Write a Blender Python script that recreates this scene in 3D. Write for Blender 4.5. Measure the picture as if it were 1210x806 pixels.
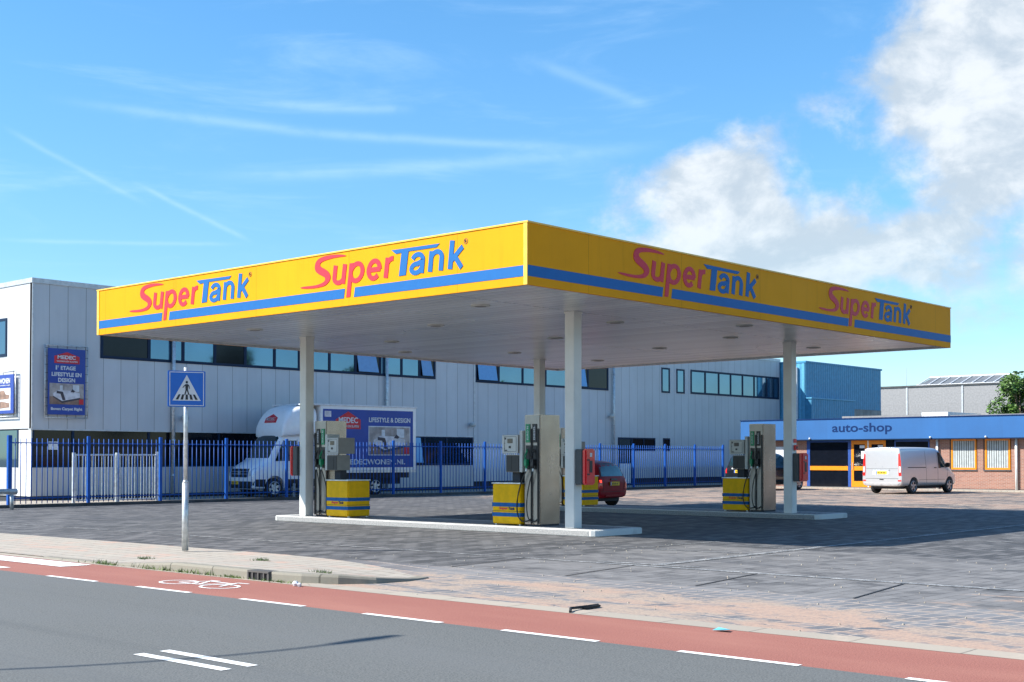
import bpy, bmesh, math, random
from mathutils import Vector, Matrix
from mathutils.bvhtree import BVHTree
random.seed(7)
R = math.radians
scene = bpy.context.scene
COL = scene.collection
for o in list(bpy.data.objects): bpy.data.objects.remove(o, do_unlink=True)

# ------------------------------------------------------------------ camera
cam_d = bpy.data.cameras.new('camera'); cam = bpy.data.objects.new('camera', cam_d); COL.objects.link(cam)
cam.location = (-17.01, -14.89, 1.6)
cam.rotation_euler = (R(91.2), 0, -math.atan2(.7445, .6676))
cam_d.sensor_width = 36; cam_d.lens = 45.76; cam_d.shift_y = .0874
cam_d.clip_start = .1; cam_d.clip_end = 5000
scene.camera = cam

# ------------------------------------------------------------------ sun + sky
SUN_EL = R(40.7); SUN_H = Vector((-.775, .632, 0)).normalized()
sd = bpy.data.lights.new('sun', 'SUN'); sd.energy = 5.0; sd.angle = R(.53); sd.color = (1, .955, .88)
sun = bpy.data.objects.new('sun', sd); COL.objects.link(sun)
tosun = Vector((SUN_H.x*math.cos(SUN_EL), SUN_H.y*math.cos(SUN_EL), math.sin(SUN_EL)))
sun.rotation_euler = tosun.to_track_quat('Z', 'Y').to_euler(); sun.location = (-30, 30, 40)
scene.view_settings.view_transform = 'Standard'; scene.view_settings.look = 'None'
scene.view_settings.gamma = 1; scene.view_settings.use_curve_mapping = False
scene.view_settings.exposure = .93
SKY_STRENGTH = .108

class N:                                   # small node helper
    def __init__(s, nt): s.nt = nt
    def n(s, t, **k):
        x = s.nt.nodes.new(t)
        for a, b in k.items(): setattr(x, a, b)
        return x
    def put(s, sock, v):
        if hasattr(v, 'is_output'): s.nt.links.new(v, sock)
        else: sock.default_value = v
    def m(s, op, a, b=0., c=None, clamp=False):
        x = s.n('ShaderNodeMath', operation=op, use_clamp=clamp)
        s.put(x.inputs[0], a); s.put(x.inputs[1], b)
        if c is not None: s.put(x.inputs[2], c)
        return x.outputs[0]
    def noise(s, vec, scale, detail=4, rough=.55, dist=0.):
        x = s.n('ShaderNodeTexNoise'); s.put(x.inputs['Vector'], vec)
        x.inputs['Scale'].default_value = scale; x.inputs['Detail'].default_value = detail
        x.inputs['Roughness'].default_value = rough; x.inputs['Distortion'].default_value = dist
        return x.outputs['Fac']
    def ramp(s, f, a, b):                  # smoothstep a..b
        x = s.n('ShaderNodeMapRange', interpolation_type='SMOOTHSTEP')
        s.put(x.inputs['Value'], f); s.put(x.inputs['From Min'], a); s.put(x.inputs['From Max'], b)
        return x.outputs[0]
    def mix(s, f, a, b):
        x = s.n('ShaderNodeMix', data_type='RGBA')
        s.put(x.inputs[0], f); s.put(x.inputs[6], a); s.put(x.inputs[7], b)
        return x.outputs[2]
    def sep(s, v):
        x = s.n('ShaderNodeSeparateXYZ'); s.put(x.inputs[0], v); return x.outputs
    def comb(s, a, b, c):
        x = s.n('ShaderNodeCombineXYZ')
        for i, v in enumerate((a, b, c)): s.put(x.inputs[i], v)
        return x.outputs[0]
    def mapping(s, v, scale=(1, 1, 1), rot=(0, 0, 0)):
        x = s.n('ShaderNodeMapping'); s.put(x.inputs[0], v)
        x.inputs['Scale'].default_value = scale; x.inputs['Rotation'].default_value = rot
        return x.outputs[0]

world = bpy.data.worlds.new('World'); scene.world = world; world.use_nodes = True
wt = world.node_tree; wt.nodes.clear(); w = N(wt)
out = w.n('ShaderNodeOutputWorld'); bg = w.n('ShaderNodeBackground'); wt.links.new(bg.outputs[0], out.inputs[0])
sky = w.n('ShaderNodeTexSky', sky_type='NISHITA', sun_disc=False)
sky.sun_elevation = SUN_EL; sky.sun_rotation = math.atan2(SUN_H.x, SUN_H.y)
sky.air_density = 1.0; sky.dust_density = .1; sky.ozone_density = 2.2; sky.altitude = 0
tc = w.n('ShaderNodeTexCoord').outputs['Generated']
X, Y, Z = w.sep(tc)
az = w.m('ARCTAN2', Y, X); el = w.m('ARCSINE', Z)
ae = w.comb(az, el, 0.)
n1 = w.noise(w.mapping(ae, (1, 1.25, 1)), 9, 8, .60, .25)
n2 = w.noise(w.mapping(ae, (1, 1.25, 1)), 30, 6, .6, .2)
blob = 0.
for (ca, ce, ra, re, s) in ((.572, .192, .055, .046, 1.25), (.535, .150, .100, .055, 1.2), (.435, .150, .070, .038, 1.0),
                            (.375, .262, .085, .085, 1.4), (.385, .215, .06, .045, .8), (.335, .148, .035, .042, 1.0),
                            (.50, .105, .16, .022, .55), (.30, .30, .08, .10, 1.1), (.10, .22, .14, .09, 1.1),
                            (1.9, .25, .35, .08, .9), (2.9, .3, .5, .08, .8), (-.9, .25, .4, .1, .9), (-2.2, .3, .45, .1, .9)):
    da = w.m('DIVIDE', w.m('SUBTRACT', az, ca), ra); de = w.m('DIVIDE', w.m('SUBTRACT', el, ce), re)
    r2 = w.m('ADD', w.m('MULTIPLY', da, da), w.m('MULTIPLY', de, de))
    g = w.m('MULTIPLY', w.m('EXPONENT', w.m('MULTIPLY', r2, -.75)), s)
    blob = w.m('MAXIMUM', blob, g) if not isinstance(blob, float) else g
dens = w.m('ADD', blob, w.m('MULTIPLY', w.m('SUBTRACT', w.m('ADD', w.m('MULTIPLY', n1, .72), w.m('MULTIPLY', n2, .28)), .5), 2.3))
cl = w.m('MULTIPLY', w.ramp(dens, .30, .88), w.ramp(blob, .05, .3))
cl = w.m('MULTIPLY', cl, .88)
# high thin veil and old contrails
veil = w.m('MULTIPLY', w.ramp(w.noise(w.mapping(ae, (1, 5, 1), (0, 0, .15)), 5, 7, .62, .6), .48, .85), .26)
def streak(a1, e1, a2, e2, wd, s):
    dx, dy = a2-a1, e2-e1; L = math.hypot(dx, dy); ux, uy = dx/L, dy/L
    px = w.m('SUBTRACT', az, a1); py = w.m('SUBTRACT', el, e1)
    t = w.m('ADD', w.m('MULTIPLY', px, ux), w.m('MULTIPLY', py, uy))
    d = w.m('ADD', w.m('MULTIPLY', px, -uy), w.m('MULTIPLY', py, ux))
    bow = w.m('MULTIPLY', w.m('MULTIPLY', t, w.m('SUBTRACT', L, t)), .05)
    d = w.m('ADD', w.m('SUBTRACT', d, bow), w.m('MULTIPLY', w.m('SUBTRACT', n1, .5), .006))
    g = w.m('EXPONENT', w.m('MULTIPLY', w.m('MULTIPLY', d, d), -1/(wd*wd)))
    ends = w.m('MULTIPLY', w.ramp(t, 0, L*.25), w.ramp(t, L, L*.8))
    return w.m('MULTIPLY', w.m('MULTIPLY', g, ends), w.m('MULTIPLY', w.ramp(n2, .05, .6), s))
for a in ((1.09, .2575, .66, .234, .0032, .20), (1.11, .237, 1.00, .183, .0020, .15), (1.02, .204, .925, .160, .0018, .20),
          (.99, .2065, .60, .237, .0045, .16), (1.12, .1545, .93, .160, .0015, .16), (.93, .262, .80, .262, .0035, .2), (.72, .300, .62, .262, .004, .15)):
    veil = w.m('ADD', veil, streak(*a))
veil = w.m('MINIMUM', veil, .6)
skyc = w.n('ShaderNodeHueSaturation'); wt.links.new(sky.outputs[0], skyc.inputs['Color'])
skyc.inputs['Saturation'].default_value = 1.25; skyc.inputs['Value'].default_value = 1.0
shade = w.m('ADD', .80, w.m('MULTIPLY', w.ramp(dens, .6, 1.7), .22))
n3 = w.noise(w.mapping(ae, (1, 1.5, 1)), 14, 7, .62, .3)
ccol = w.mix(w.ramp(w.m('ADD', w.m('MULTIPLY', n3, .75), w.m('MULTIPLY', n2, .25)), .40, .62), (3.1, 3.5, 3.85, 1), (4.9, 5.05, 5.1, 1))
ccol = w.mix(w.ramp(el, .08, .2), w.mix(.5, ccol, (2.6, 3.8, 4.6, 1)), ccol)
tint = w.mix(w.ramp(el, -.02, .36), (.64, .78, .92, 1), (.98, 1.12, 1.12, 1))
mulc = w.n('ShaderNodeMix', data_type='RGBA', blend_type='MULTIPLY'); mulc.inputs[0].default_value = 1
wt.links.new(skyc.outputs[0], mulc.inputs[6]); wt.links.new(tint, mulc.inputs[7])
c1 = w.mix(veil, mulc.outputs[2], (4.2, 5.6, 6.8, 1))
c2 = w.mix(cl, c1, ccol)
wt.links.new(c2, bg.inputs['Color']); bg.inputs['Strength'].default_value = SKY_STRENGTH

# ------------------------------------------------------------------ materials
MATS = {}
def mat(name, col, rough=.6, metal=0., var=.06, vscale=6., bump=0., bscale=40., spec=.5, coat=0., emit=None, build=None):
    if name in MATS: return MATS[name]
    m = bpy.data.materials.new(name); m.use_nodes = True; nt = m.node_tree; q = N(nt)
    b = nt.nodes['Principled BSDF']; o = q.n('ShaderNodeTexCoord').outputs['Object']
    col = tuple(col)+(1,)
    f = q.noise(o, vscale, 5, .6)
    dk = tuple(c*(1-2*var) for c in col[:3])+(1,); lt = tuple(min(1, c*(1+2*var)) for c in col[:3])+(1,)
    cc = q.mix(q.ramp(f, .3, .7), dk, lt)
    if build: cc = build(q, o, cc, b) or cc
    q.put(b.inputs['Base Color'], cc)
    q.put(b.inputs['Roughness'], q.m('ADD', rough, q.m('MULTIPLY', q.m('SUBTRACT', q.noise(o, vscale*2.3, 3), .5), .12), clamp=True))
    b.inputs['Metallic'].default_value = metal; b.inputs['Specular IOR Level'].default_value = spec
    b.inputs['Coat Weight'].default_value = coat; b.inputs['Coat Roughness'].default_value = .05
    if bump and not b.inputs['Normal'].is_linked:
        bp = q.n('ShaderNodeBump'); bp.inputs['Strength'].default_value = bump; bp.inputs['Distance'].default_value = .01
        q.put(bp.inputs['Height'], q.noise(o, bscale, 4)); q.put(b.inputs['Normal'], bp.outputs[0])
    if emit:
        b.inputs['Emission Color'].default_value = tuple(emit[:3])+(1,); b.inputs['Emission Strength'].default_value = emit[3]
    MATS[name] = m; return m

def panels(axis, pitch, gap=.03, depth=.5, off=0., dark=.55, streaks=True):
    def f(q, o, cc, b):
        x = q.sep(o)[axis]
        fr = q.m('FRACT', q.m('DIVIDE', q.m('ADD', x, 100*pitch+off), pitch))
        ln = q.m('LESS_THAN', fr, gap/pitch)
        idx = q.m('FLOOR', q.m('DIVIDE', q.m('ADD', x, 100*pitch+off), pitch))
        wn = q.n('ShaderNodeTexWhiteNoise', noise_dimensions='1D'); q.put(wn.inputs['W'], idx)
        tone = q.m('ADD', .965, q.m('MULTIPLY', wn.outputs[0], .07))
        mul = q.m('MULTIPLY', tone, q.m('SUBTRACT', 1., q.m('MULTIPLY', ln, dark)))
        if streaks:
            st = q.noise(q.mapping(o, (3, 3, .25)), 2.2, 5, .6)
            mul = q.m('MULTIPLY', mul, q.m('ADD', .92, q.m('MULTIPLY', st, .14)))
        v = q.n('ShaderNodeVectorMath', operation='SCALE'); q.put(v.inputs[0], cc); q.put(v.inputs['Scale'], mul)
        bp = q.n('ShaderNodeBump'); bp.inputs['Strength'].default_value = depth; bp.inputs['Distance'].default_value = .02
        q.put(bp.inputs['Height'], q.m('SUBTRACT', 1., ln)); q.put(b.inputs['Normal'], bp.outputs[0])
        return v.outputs[0]
    return f
def planks(q, o, cc, b):
    x, y, z = q.sep(o); t = q.m('DIVIDE', q.m('ADD', x, 50.), .3); fr = q.m('FRACT', t)
    wn = q.n('ShaderNodeTexWhiteNoise', noise_dimensions='1D'); q.put(wn.inputs['W'], q.m('FLOOR', t))
    ln = q.m('LESS_THAN', fr, .13)
    seam = q.m('LESS_THAN', q.m('ABSOLUTE', q.m('SUBTRACT', q.m('FRACT', q.m('DIVIDE', y, 4.7)), .5)), .004)
    mul = q.m('MULTIPLY', q.m('ADD', .86, q.m('MULTIPLY', wn.outputs[0], .2)), q.m('SUBTRACT', 1., q.m('MULTIPLY', q.m('MAXIMUM', ln, seam), .5)))
    v = q.n('ShaderNodeVectorMath', operation='SCALE'); q.put(v.inputs[0], cc); q.put(v.inputs['Scale'], mul)
    bp = q.n('ShaderNodeBump'); bp.inputs['Strength'].default_value = .35; bp.inputs['Distance'].default_value = .02
    q.put(bp.inputs['Height'], q.m('ADD', q.m('SINE', q.m('MULTIPLY', t, 6.2832)), q.m('MULTIPLY', wn.outputs[0], 1.))); q.put(b.inputs['Normal'], bp.outputs[0])
    return v.outputs[0]
def corrug(axis, pitch, depth=.8, dark=.25):
    def f(q, o, cc, b):
        x = q.sep(o)[axis]
        s = q.m('SINE', q.m('MULTIPLY', x, 2*math.pi/pitch))
        bp = q.n('ShaderNodeBump'); bp.inputs['Strength'].default_value = depth; bp.inputs['Distance'].default_value = .03
        q.put(bp.inputs['Height'], q.ramp(s, -.5, .5)); q.put(b.inputs['Normal'], bp.outputs[0])
        gro = q.m('SUBTRACT', 1., q.m('MULTIPLY', q.m('LESS_THAN', s, -.86), dark))
        st = q.m('ADD', .88, q.m('MULTIPLY', q.noise(q.mapping(o, (2, 2, .3)), 1.5, 5, .6), .24))
        v = q.n('ShaderNodeVectorMath', operation='SCALE'); q.put(v.inputs[0], cc); q.put(v.inputs['Scale'], q.m('MULTIPLY', gro, st))
        return v.outputs[0]
    return f
def bricks(q, o, cc, b):
    x, y, z = q.sep(o)
    br = q.n('ShaderNodeTexBrick'); q.put(br.inputs['Vector'], q.comb(q.m('ADD', x, y), z, 0.))
    br.inputs['Color1'].default_value = (.34, .15, .10, 1); br.inputs['Color2'].default_value = (.24, .10, .07, 1)
    br.inputs['Mortar'].default_value = (.33, .29, .25, 1); br.inputs['Scale'].default_value = 1
    br.inputs['Brick Width'].default_value = .22; br.inputs['Row Height'].default_value = .065; br.inputs['Mortar Size'].default_value = .008
    f = q.noise(o, 1.3, 4)
    return q.mix(q.m('MULTIPLY', f, .35), br.outputs['Color'], (.30, .16, .12, 1))

M = dict(
 asphalt=mat('asphalt', (.165, .172, .17), .85, var=.02, vscale=.6, build=None),
)
def asphalt_b(q, o, cc, b):
    fine = q.noise(o, 60, 3, .8); mid = q.noise(o, 14, 5, .8); big = q.noise(q.mapping(o, (1, .18, 1)), .9, 5, .6)
    c = q.mix(q.ramp(fine, .3, .72), (.030, .033, .032, 1), (.180, .186, .176, 1))
    c = q.mix(q.m('MULTIPLY', q.ramp(mid, .35, .7), .4), c, (.15, .152, .142, 1))
    trk = q.noise(q.mapping(o, (1, .03, 1)), 1.6, 4, .6)
    c = q.mix(q.m('MULTIPLY', q.ramp(trk, .5, .7), .35), c, (.07, .075, .075, 1))
    c = q.mix(q.m('MULTIPLY', q.ramp(big, .35, .72), .35), c, (.125, .13, .13, 1))
    # oil spots, hair cracks
    vo = q.n('ShaderNodeTexVoronoi', feature='DISTANCE_TO_EDGE'); q.put(vo.inputs['Vector'], q.mix(.12, o, q.noise(o, 2, 3)))
    vo.inputs['Scale'].default_value = .33
    crack = q.m('MULTIPLY', q.m('LESS_THAN', vo.outputs[0], .0028), q.ramp(q.noise(o, .5, 2), .48, .6))
    
    bp = q.n('ShaderNodeBump'); bp.inputs['Strength'].default_value = .5; bp.inputs['Distance'].default_value = .006
    q.put(bp.inputs['Height'], fine); q.put(b.inputs['Normal'], bp.outputs[0])
    return c
MATS.clear(); M = {}
M['asphalt'] = mat('asphalt', (.16, .165, .165), .88, build=asphalt_b)
def bike_b(q, o, cc, b):
    fine = q.noise(o, 80, 3, .7); big = q.noise(q.mapping(o, (1, .25, 1)), 1.1, 6, .62)
    c = q.mix(q.ramp(fine, .3, .7), (.16, .052, .037, 1), (.38, .145, .105, 1))
    c = q.mix(q.m('MULTIPLY', q.ramp(big, .4, .75), .4), c, (.38, .17, .12, 1))
    bp = q.n('ShaderNodeBump'); bp.inputs['Strength'].default_value = .4; bp.inputs['Distance'].default_value = .005
    q.put(bp.inputs['Height'], fine); q.put(b.inputs['Normal'], bp.outputs[0])
    return c
M['bike'] = mat('red_asphalt', (.3, .12, .1), .85, build=bike_b)
def slab_b(sx, sy, c1, c2, mort, sand, joint=.006, sandamt=(.45, .7)):
    def f(q, o, cc, b):
        x, y, z = q.sep(o)
        br = q.n('ShaderNodeTexBrick'); q.put(br.inputs['Vector'], q.comb(y, x, 0.))
        br.inputs['Color1'].default_value = c1+(1,); br.inputs['Color2'].default_value = c2+(1,); br.inputs['Mortar'].default_value = mort+(1,)
        br.inputs['Scale'].default_value = 1; br.inputs['Brick Width'].default_value = sx; br.inputs['Row Height'].default_value = sy
        br.inputs['Mortar Size'].default_value = joint
        g = q.noise(o, 30, 4, .7); big = q.noise(o, 1.2, 6, .65, .8)
        c = q.mix(q.m('MULTIPLY', q.ramp(g, .3, .7), .3), br.outputs['Color'], tuple(v*1.35 for v in c2)+(1,))
        c = q.mix(q.m('MULTIPLY', q.ramp(big, *sandamt), .75), c, sand+(1,))
        bp = q.n('ShaderNodeBump'); bp.inputs['Strength'].default_value = .6; bp.inputs['Distance'].default_value = .008
        q.put(bp.inputs['Height'], q.m('ADD', q.m('MULTIPLY', br.outputs['Fac'], -1.), q.m('MULTIPLY', g, .4))); q.put(b.inputs['Normal'], bp.outputs[0])
        return c
    return f
M['sidewalk'] = mat('sidewalk_slabs', (.45, .4, .34), .85, build=slab_b(.3, .3, (.37, .335, .275), (.33, .295, .245), (.14, .12, .10), (.46, .29, .22), .011, (.5, .68)))
M['gutter'] = mat('gutter_concrete', (.38, .34, .28), .9, var=.12, vscale=3, bump=.4, build=slab_b(1.0, 5., (.34, .295, .235), (.30, .26, .21), (.15, .13, .11), (.46, .36, .28), .01, (.5, .75)))
M['kerb'] = mat('kerb_concrete', (.21, .195, .155), .88, var=.14, vscale=5, build=slab_b(1.0, 50., (.215, .20, .16), (.19, .175, .14), (.07, .065, .05), (.28, .25, .20), .012, (.5, .75)))
M['curbdark'] = mat('dark_kerb', (.06, .065, .07), .85, var=.15, vscale=2)
def yard_b(q, o, cc, b):
    x, y, z = q.sep(o)
    warp = q.noise(o, 3, 3)
    def brk(v, bw, rh, ms, c1, c2, mo):
        br = q.n('ShaderNodeTexBrick'); q.put(br.inputs['Vector'], v)
        br.inputs['Color1'].default_value = c1+(1,); br.inputs['Color2'].default_value = c2+(1,); br.inputs['Mortar'].default_value = mo+(1,)
        br.inputs['Scale'].default_value = 1; br.inputs['Brick Width'].default_value = bw; br.inputs['Row Height'].default_value = rh
        br.inputs['Mortar Size'].default_value = ms; br.inputs['Bias'].default_value = -.1
        return br
    big = q.noise(q.mapping(o, (1, .6, 1)), .45, 7, .66, 1.1)
    mid = q.noise(q.mapping(o, (1.2, .6, 1)), 1.5, 9, .72, .9)
    fine = q.noise(o, 26, 4, .7)
    # concrete yard pavers (large) and the herringbone-like blocks of the entrance
    A = brk(q.mapping(q.comb(y, x, 0.), (1, 1, 1), (0, 0, R(90))), .40, .20, .014, (.040, .040, .042), (.160, .156, .154), (.018, .018, .018))
    B = brk(q.mapping(q.comb(y, x, 0.), (1, 1, 1), (0, 0, R(-14))), .21, .42, .014, (.085, .092, .105), (.155, .16, .17), (.46, .36, .28))
    apron = q.m('MULTIPLY', q.ramp(x, -3.3, -3.45), q.ramp(y, 1., .2))
    c = q.mix(apron, A.outputs['Color'], B.outputs['Color'])
    c = q.mix(q.m('MULTIPLY', q.ramp(fine, .35, .75), .25), c, (.20, .20, .20, 1))
    # washed paler bays between the road and the canopy
    pale = q.m('MULTIPLY', q.m('MULTIPLY', q.m('MULTIPLY', q.ramp(x, 3.3, 3.0), q.ramp(y, -1.2, -1.5)), .55), q.ramp(mid, .3, .6))
    c = q.mix(pale, c, (.235, .225, .215, 1))
    # oily, darker drive lanes
    oil = q.m('MULTIPLY', q.ramp(q.noise(q.mapping(o, (.5, .12, 1)), 1.6, 5, .6, .7), .48, .72), .5)
    c = q.mix(q.m('MULTIPLY', oil, q.ramp(x, -1.5, 0.)), c, (.052, .055, .062, 1))
    # blown joint sand
    near = q.m('MULTIPLY', q.ramp(x, -2.4, -4.6), q.ramp(y, 1.5, -1.5))
    near2 = q.m('MULTIPLY', q.m('MULTIPLY', q.ramp(x, .2, -2.), q.ramp(y, -5., -10.)), .8)
    far = q.m('MULTIPLY', q.ramp(x, 15., 24.), 1.0)
    patch = q.m('MAXIMUM', q.m('MAXIMUM', near, far), q.m('MAXIMUM', near2, .10))
    th = q.m('SUBTRACT', .78, q.m('MULTIPLY', patch, .335))
    sn = q.m('ADD', q.m('MULTIPLY', mid, .68), q.m('MULTIPLY', big, .32))
    sand = q.ramp(sn, th, q.m('ADD', th, .09))
    sc = q.mix(q.ramp(fine, .3, .7), (.30, .225, .165, 1), (.42, .315, .235, 1))
    sc = q.mix(q.m('MULTIPLY', q.ramp(big, .45, .6), .6), sc, (.42, .26, .18, 1))
    c = q.mix(q.m('MULTIPLY', sand, q.m('ADD', .55, q.m('MULTIPLY', q.ramp(fine, .35, .6), .4))), c, sc)
    h = q.m('MULTIPLY', q.mix(apron, A.outputs['Fac'], B.outputs['Fac']), -1.)
    bp = q.n('ShaderNodeBump'); bp.inputs['Strength'].default_value = .55; bp.inputs['Distance'].default_value = .012
    q.put(bp.inputs['Height'], q.m('ADD', q.m('MULTIPLY', h, q.m('SUBTRACT', 1., sand)), q.m('MULTIPLY', fine, .4))); q.put(b.inputs['Normal'], bp.outputs[0])
    return c
M['yard'] = mat('yard_pavers', (.12, .12, .13), .80, build=yard_b)
def worn(col, amt=(.30, .42), sc=7, bleed=(.17, .17, .17)):
    def f(q, o, cc, b):
        k = q.m('ADD', q.m('MULTIPLY', q.noise(o, sc, 6, .75), .6), q.m('MULTIPLY', q.noise(o, sc*6, 3, .7), .4))
        return q.mix(q.ramp(k, *amt), bleed+(1,), col+(1,))
    return f
M['paint'] = mat('road_paint', (.8, .8, .78), .7, build=worn((.78, .78, .75), (.30, .40)))
M['paint_worn'] = mat('worn_paint', (.6, .6, .6), .8, build=worn((.40, .40, .39), (.46, .60), 5, (.12, .125, .13)))
M['joint'] = mat('channel_black', (.02, .02, .022), .6)
M['field'] = mat('field', (.12, .12, .105), .95, var=.2, vscale=.05)

M['white_clad_y'] = mat('cladding_side', (.52, .54, .565), .5, .1, var=.02, vscale=.5, build=panels(0, .745, .022, .5, off=.12))
M['white_clad_x'] = mat('cladding_end', (.52, .54, .565), .5, .1, var=.02, vscale=.5, build=panels(1, .745, .02, .4, dark=.3))
M['clad_low'] = mat('cladding_low', (.50, .50, .50), .5, .1, var=.02, vscale=.5, build=panels(0, 1.03, .018, .3, dark=.35))
M['trim_grey'] = mat('trim_grey', (.50, .52, .54), .4, .3)
M['plinth'] = mat('plinth', (.035, .038, .045), .8)
M['navy'] = mat('navy_frame', (.004, .020, .055), .5, var=.05, spec=.2)
M['glass'] = mat('window_glass', (.10, .18, .25), .03, .85, var=.04, vscale=.3)
M['glass_dark'] = mat('dark_glass', (.006, .008, .013), .08, 0., spec=.22)
M['glass_blind'] = mat('blue_blind_glass', (.10, .27, .52), .15, .2, var=.03)
M['black'] = mat('black_plastic', (.012, .012, .014), .45)
M['rubber'] = mat('rubber', (.018, .018, .019), .75)
M['blueclad_x_lit'] = mat('blue_cladding_x_lit', (.10, .36, .56), .45, .1, build=corrug(1, .32))  # lighter copy of the hall blue, sunlit tone put into the colour
M['blueclad_y_shade'] = mat('blue_cladding_y_shade', (.055, .27, .46), .5, .1, build=corrug(0, .3, .6, .2))  # darker copy of the same cladding, shade of the front put into the colour
M['concrete'] = mat('concrete_wall', (.30, .30, .29), .85, var=.1, vscale=1.5, build=panels(0, 1.1, .03, .3, dark=.3))
M['roofing'] = mat('roofing', (.10, .10, .10), .9)
M['blue_fascia'] = mat('blue_fascia', (.012, .105, .30), .6, 0, var=.03, vscale=.6, build=panels(1, 3.1, .008, .15, dark=.25))
M['blue_letter'] = mat('blue_letter', (.003, .024, .10), .6, spec=.15)
M['brick'] = mat('brick', (.3, .14, .1), .85, build=bricks)
M['orange'] = mat('orange_frame', (.78, .24, .003), .4, var=.04)
M['whitepaint'] = mat('white_paint', (.78, .79, .78), .35, var=.03)
M['blueframe'] = mat('blue_frame', (.02, .07, .28), .4)
M['fence'] = mat('fence_blue', (.004, .080, .36), .5, var=.06, vscale=3, spec=.3)
M['galv'] = mat('galvanised', (.52, .55, .56), .38, .55, var=.1, vscale=9)
M['warehouse'] = mat('warehouse_clad', (.25, .25, .255), .55, .1, build=panels(2, 1.0, .03, .4, dark=.14))
# canopy
def grime(q, o, cc, b):
    x, y, z = q.sep(o)
    st = q.noise(q.mapping(o, (1, 1, .06)), 7, 5, .65)
    jx = q.m('LESS_THAN', q.m('FRACT', q.m('DIVIDE', q.m('ADD', q.m('ADD', x, y), 100.3), 3.0)), .004)
    k = q.m('SUBTRACT', 1., q.m('ADD', q.m('MULTIPLY', q.ramp(st, .5, .8), .12), q.m('MULTIPLY', jx, .35)))
    v = q.n('ShaderNodeVectorMath', operation='SCALE'); q.put(v.inputs[0], cc); q.put(v.inputs['Scale'], k)
    bp = q.n('ShaderNodeBump'); bp.inputs['Strength'].default_value = .06; bp.inputs['Distance'].default_value = .05
    q.put(bp.inputs['Height'], q.noise(o, .9, 2)); q.put(b.inputs['Normal'], bp.outputs[0])
    return v.outputs[0]
M['yellow'] = mat('canopy_yellow', (.78, .315, .003), .6, 0, var=.03, vscale=.35, spec=.12, build=grime)
M['yellow_trim'] = mat('canopy_trim', (.80, .48, .06), .35)
M['stripe'] = mat('stripe_blue', (.006, .115, .35), .55, var=.015, spec=.25, coat=.05)
M['logo_red'] = mat('logo_red', (.62, .03, .05), .5, var=.01, spec=.25, coat=.05)
M['soffit'] = mat('soffit_planks', (.76, .775, .765), .26, .35, var=.0, vscale=.05, build=planks)
M['column'] = mat('column_paint', (.66, .655, .62), .42, 0, var=.03, vscale=1.5)
M['island'] = mat('island_concrete', (.52, .52, .50), .8, var=.1, vscale=3.5, bump=.25, build=slab_b(.98, 9., (.60, .60, .575), (.52, .525, .505), (.2, .2, .2), (.42, .42, .41), .01, (.55, .8)))
M['island_top'] = mat('island_top_tiles', (.24, .245, .25), .8, build=slab_b(.15, .15, (.27, .275, .28), (.23, .235, .24), (.12, .12, .12), (.33, .33, .32), .012, (.55, .8)))
M['steel'] = mat('brushed_steel', (.38, .31, .275), .26, .95, var=.10, vscale=.8)
M['steel_front'] = mat('pump_front_steel', (.30, .275, .25), .36, .75, var=.04, vscale=2)
M['green'] = mat('pump_green', (.005, .24, .10), .4)
M['term'] = mat('terminal_white', (.50, .50, .47), .45, var=.03)
M['term_grey'] = mat('terminal_grey', (.24, .22, .20), .45, .2, var=.03)
M['screen'] = mat('screen', (.07, .06, .06), .15)
M['bin_yellow'] = mat('cabinet_yellow', (.80, .44, .001), .5, var=.04, spec=.15)
M['bin_blue'] = mat('cabinet_blue', (.006, .10, .31), .5, spec=.2)
M['red'] = mat('box_red', (.70, .010, .016), .35, var=.03, coat=.3)
M['boxgrey'] = mat('box_grey', (.04, .046, .052), .5)
M['hose'] = mat('hose_black', (.010, .010, .011), .4)
M['lens'] = mat('lamp_lens', (.6, .6, .56), .3)
# sign
M['sign_blue'] = mat('sign_blue', (.003, .115, .47), .35, var=.02)
M['sign_white'] = mat('sign_white', (.62, .62, .62), .45, var=.02)
# vehicles
M['van_silver'] = mat('silver_paint', (.60, .60, .60), .30, .5, var=.01, coat=.6)
M['white_car'] = mat('white_car_paint', (.78, .79, .80), .3, 0, var=.015, coat=.5)
M['car_red'] = mat('dark_red_paint', (.26, .006, .014), .4, 0, var=.02, spec=.18, coat=.06)
M['car_black'] = mat('black_car_paint', (.012, .014, .018), .18, .2, var=.02, coat=.8)
M['car_glass'] = mat('car_glass', (.010, .026, .032), .05, 0, spec=.5)
M['car_glass_pale'] = mat('car_glass_pale', (.10, .19, .21), .05, .3, spec=1.0)
M['tail_red'] = mat('tail_lamp', (.70, .02, .015), .2, coat=.6)
M['lamp_clear'] = mat('lamp_clear', (.70, .72, .74), .15, .3, coat=.6)
M['brake_lit'] = mat('lit_brake_lamp', (.8, .03, .01), .3, emit=(1, .05, .02, 1.0))
M['plate'] = mat('yellow_plate', (.85, .55, .01), .4)
M['plate_eu'] = mat('plate_blue', (.10, .2, .55), .4)
M['rim'] = mat('alloy_rim', (.42, .43, .44), .35, .7)
M['crevice'] = mat('panel_gap', (.03, .03, .032), .7)
M['ban_blue'] = mat('banner_blue', (.016, .055, .30), .5, var=.04, vscale=1.5)
M['ban_red'] = mat('banner_red', (.55, .015, .03), .5)
M['ban_white'] = mat('banner_white', (.62, .64, .66), .5)
M['pic_wall'] = mat('picture_wall', (.36, .32, .30), .6, var=.15, vscale=3)
M['pic_floor'] = mat('picture_floor', (.24, .15, .11), .6, var=.15, vscale=4)
M['pic_bed'] = mat('picture_bed', (.62, .60, .62), .6, var=.1, vscale=5)
M['pic_dark'] = mat('picture_dark', (.06, .05, .06), .6)
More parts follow.
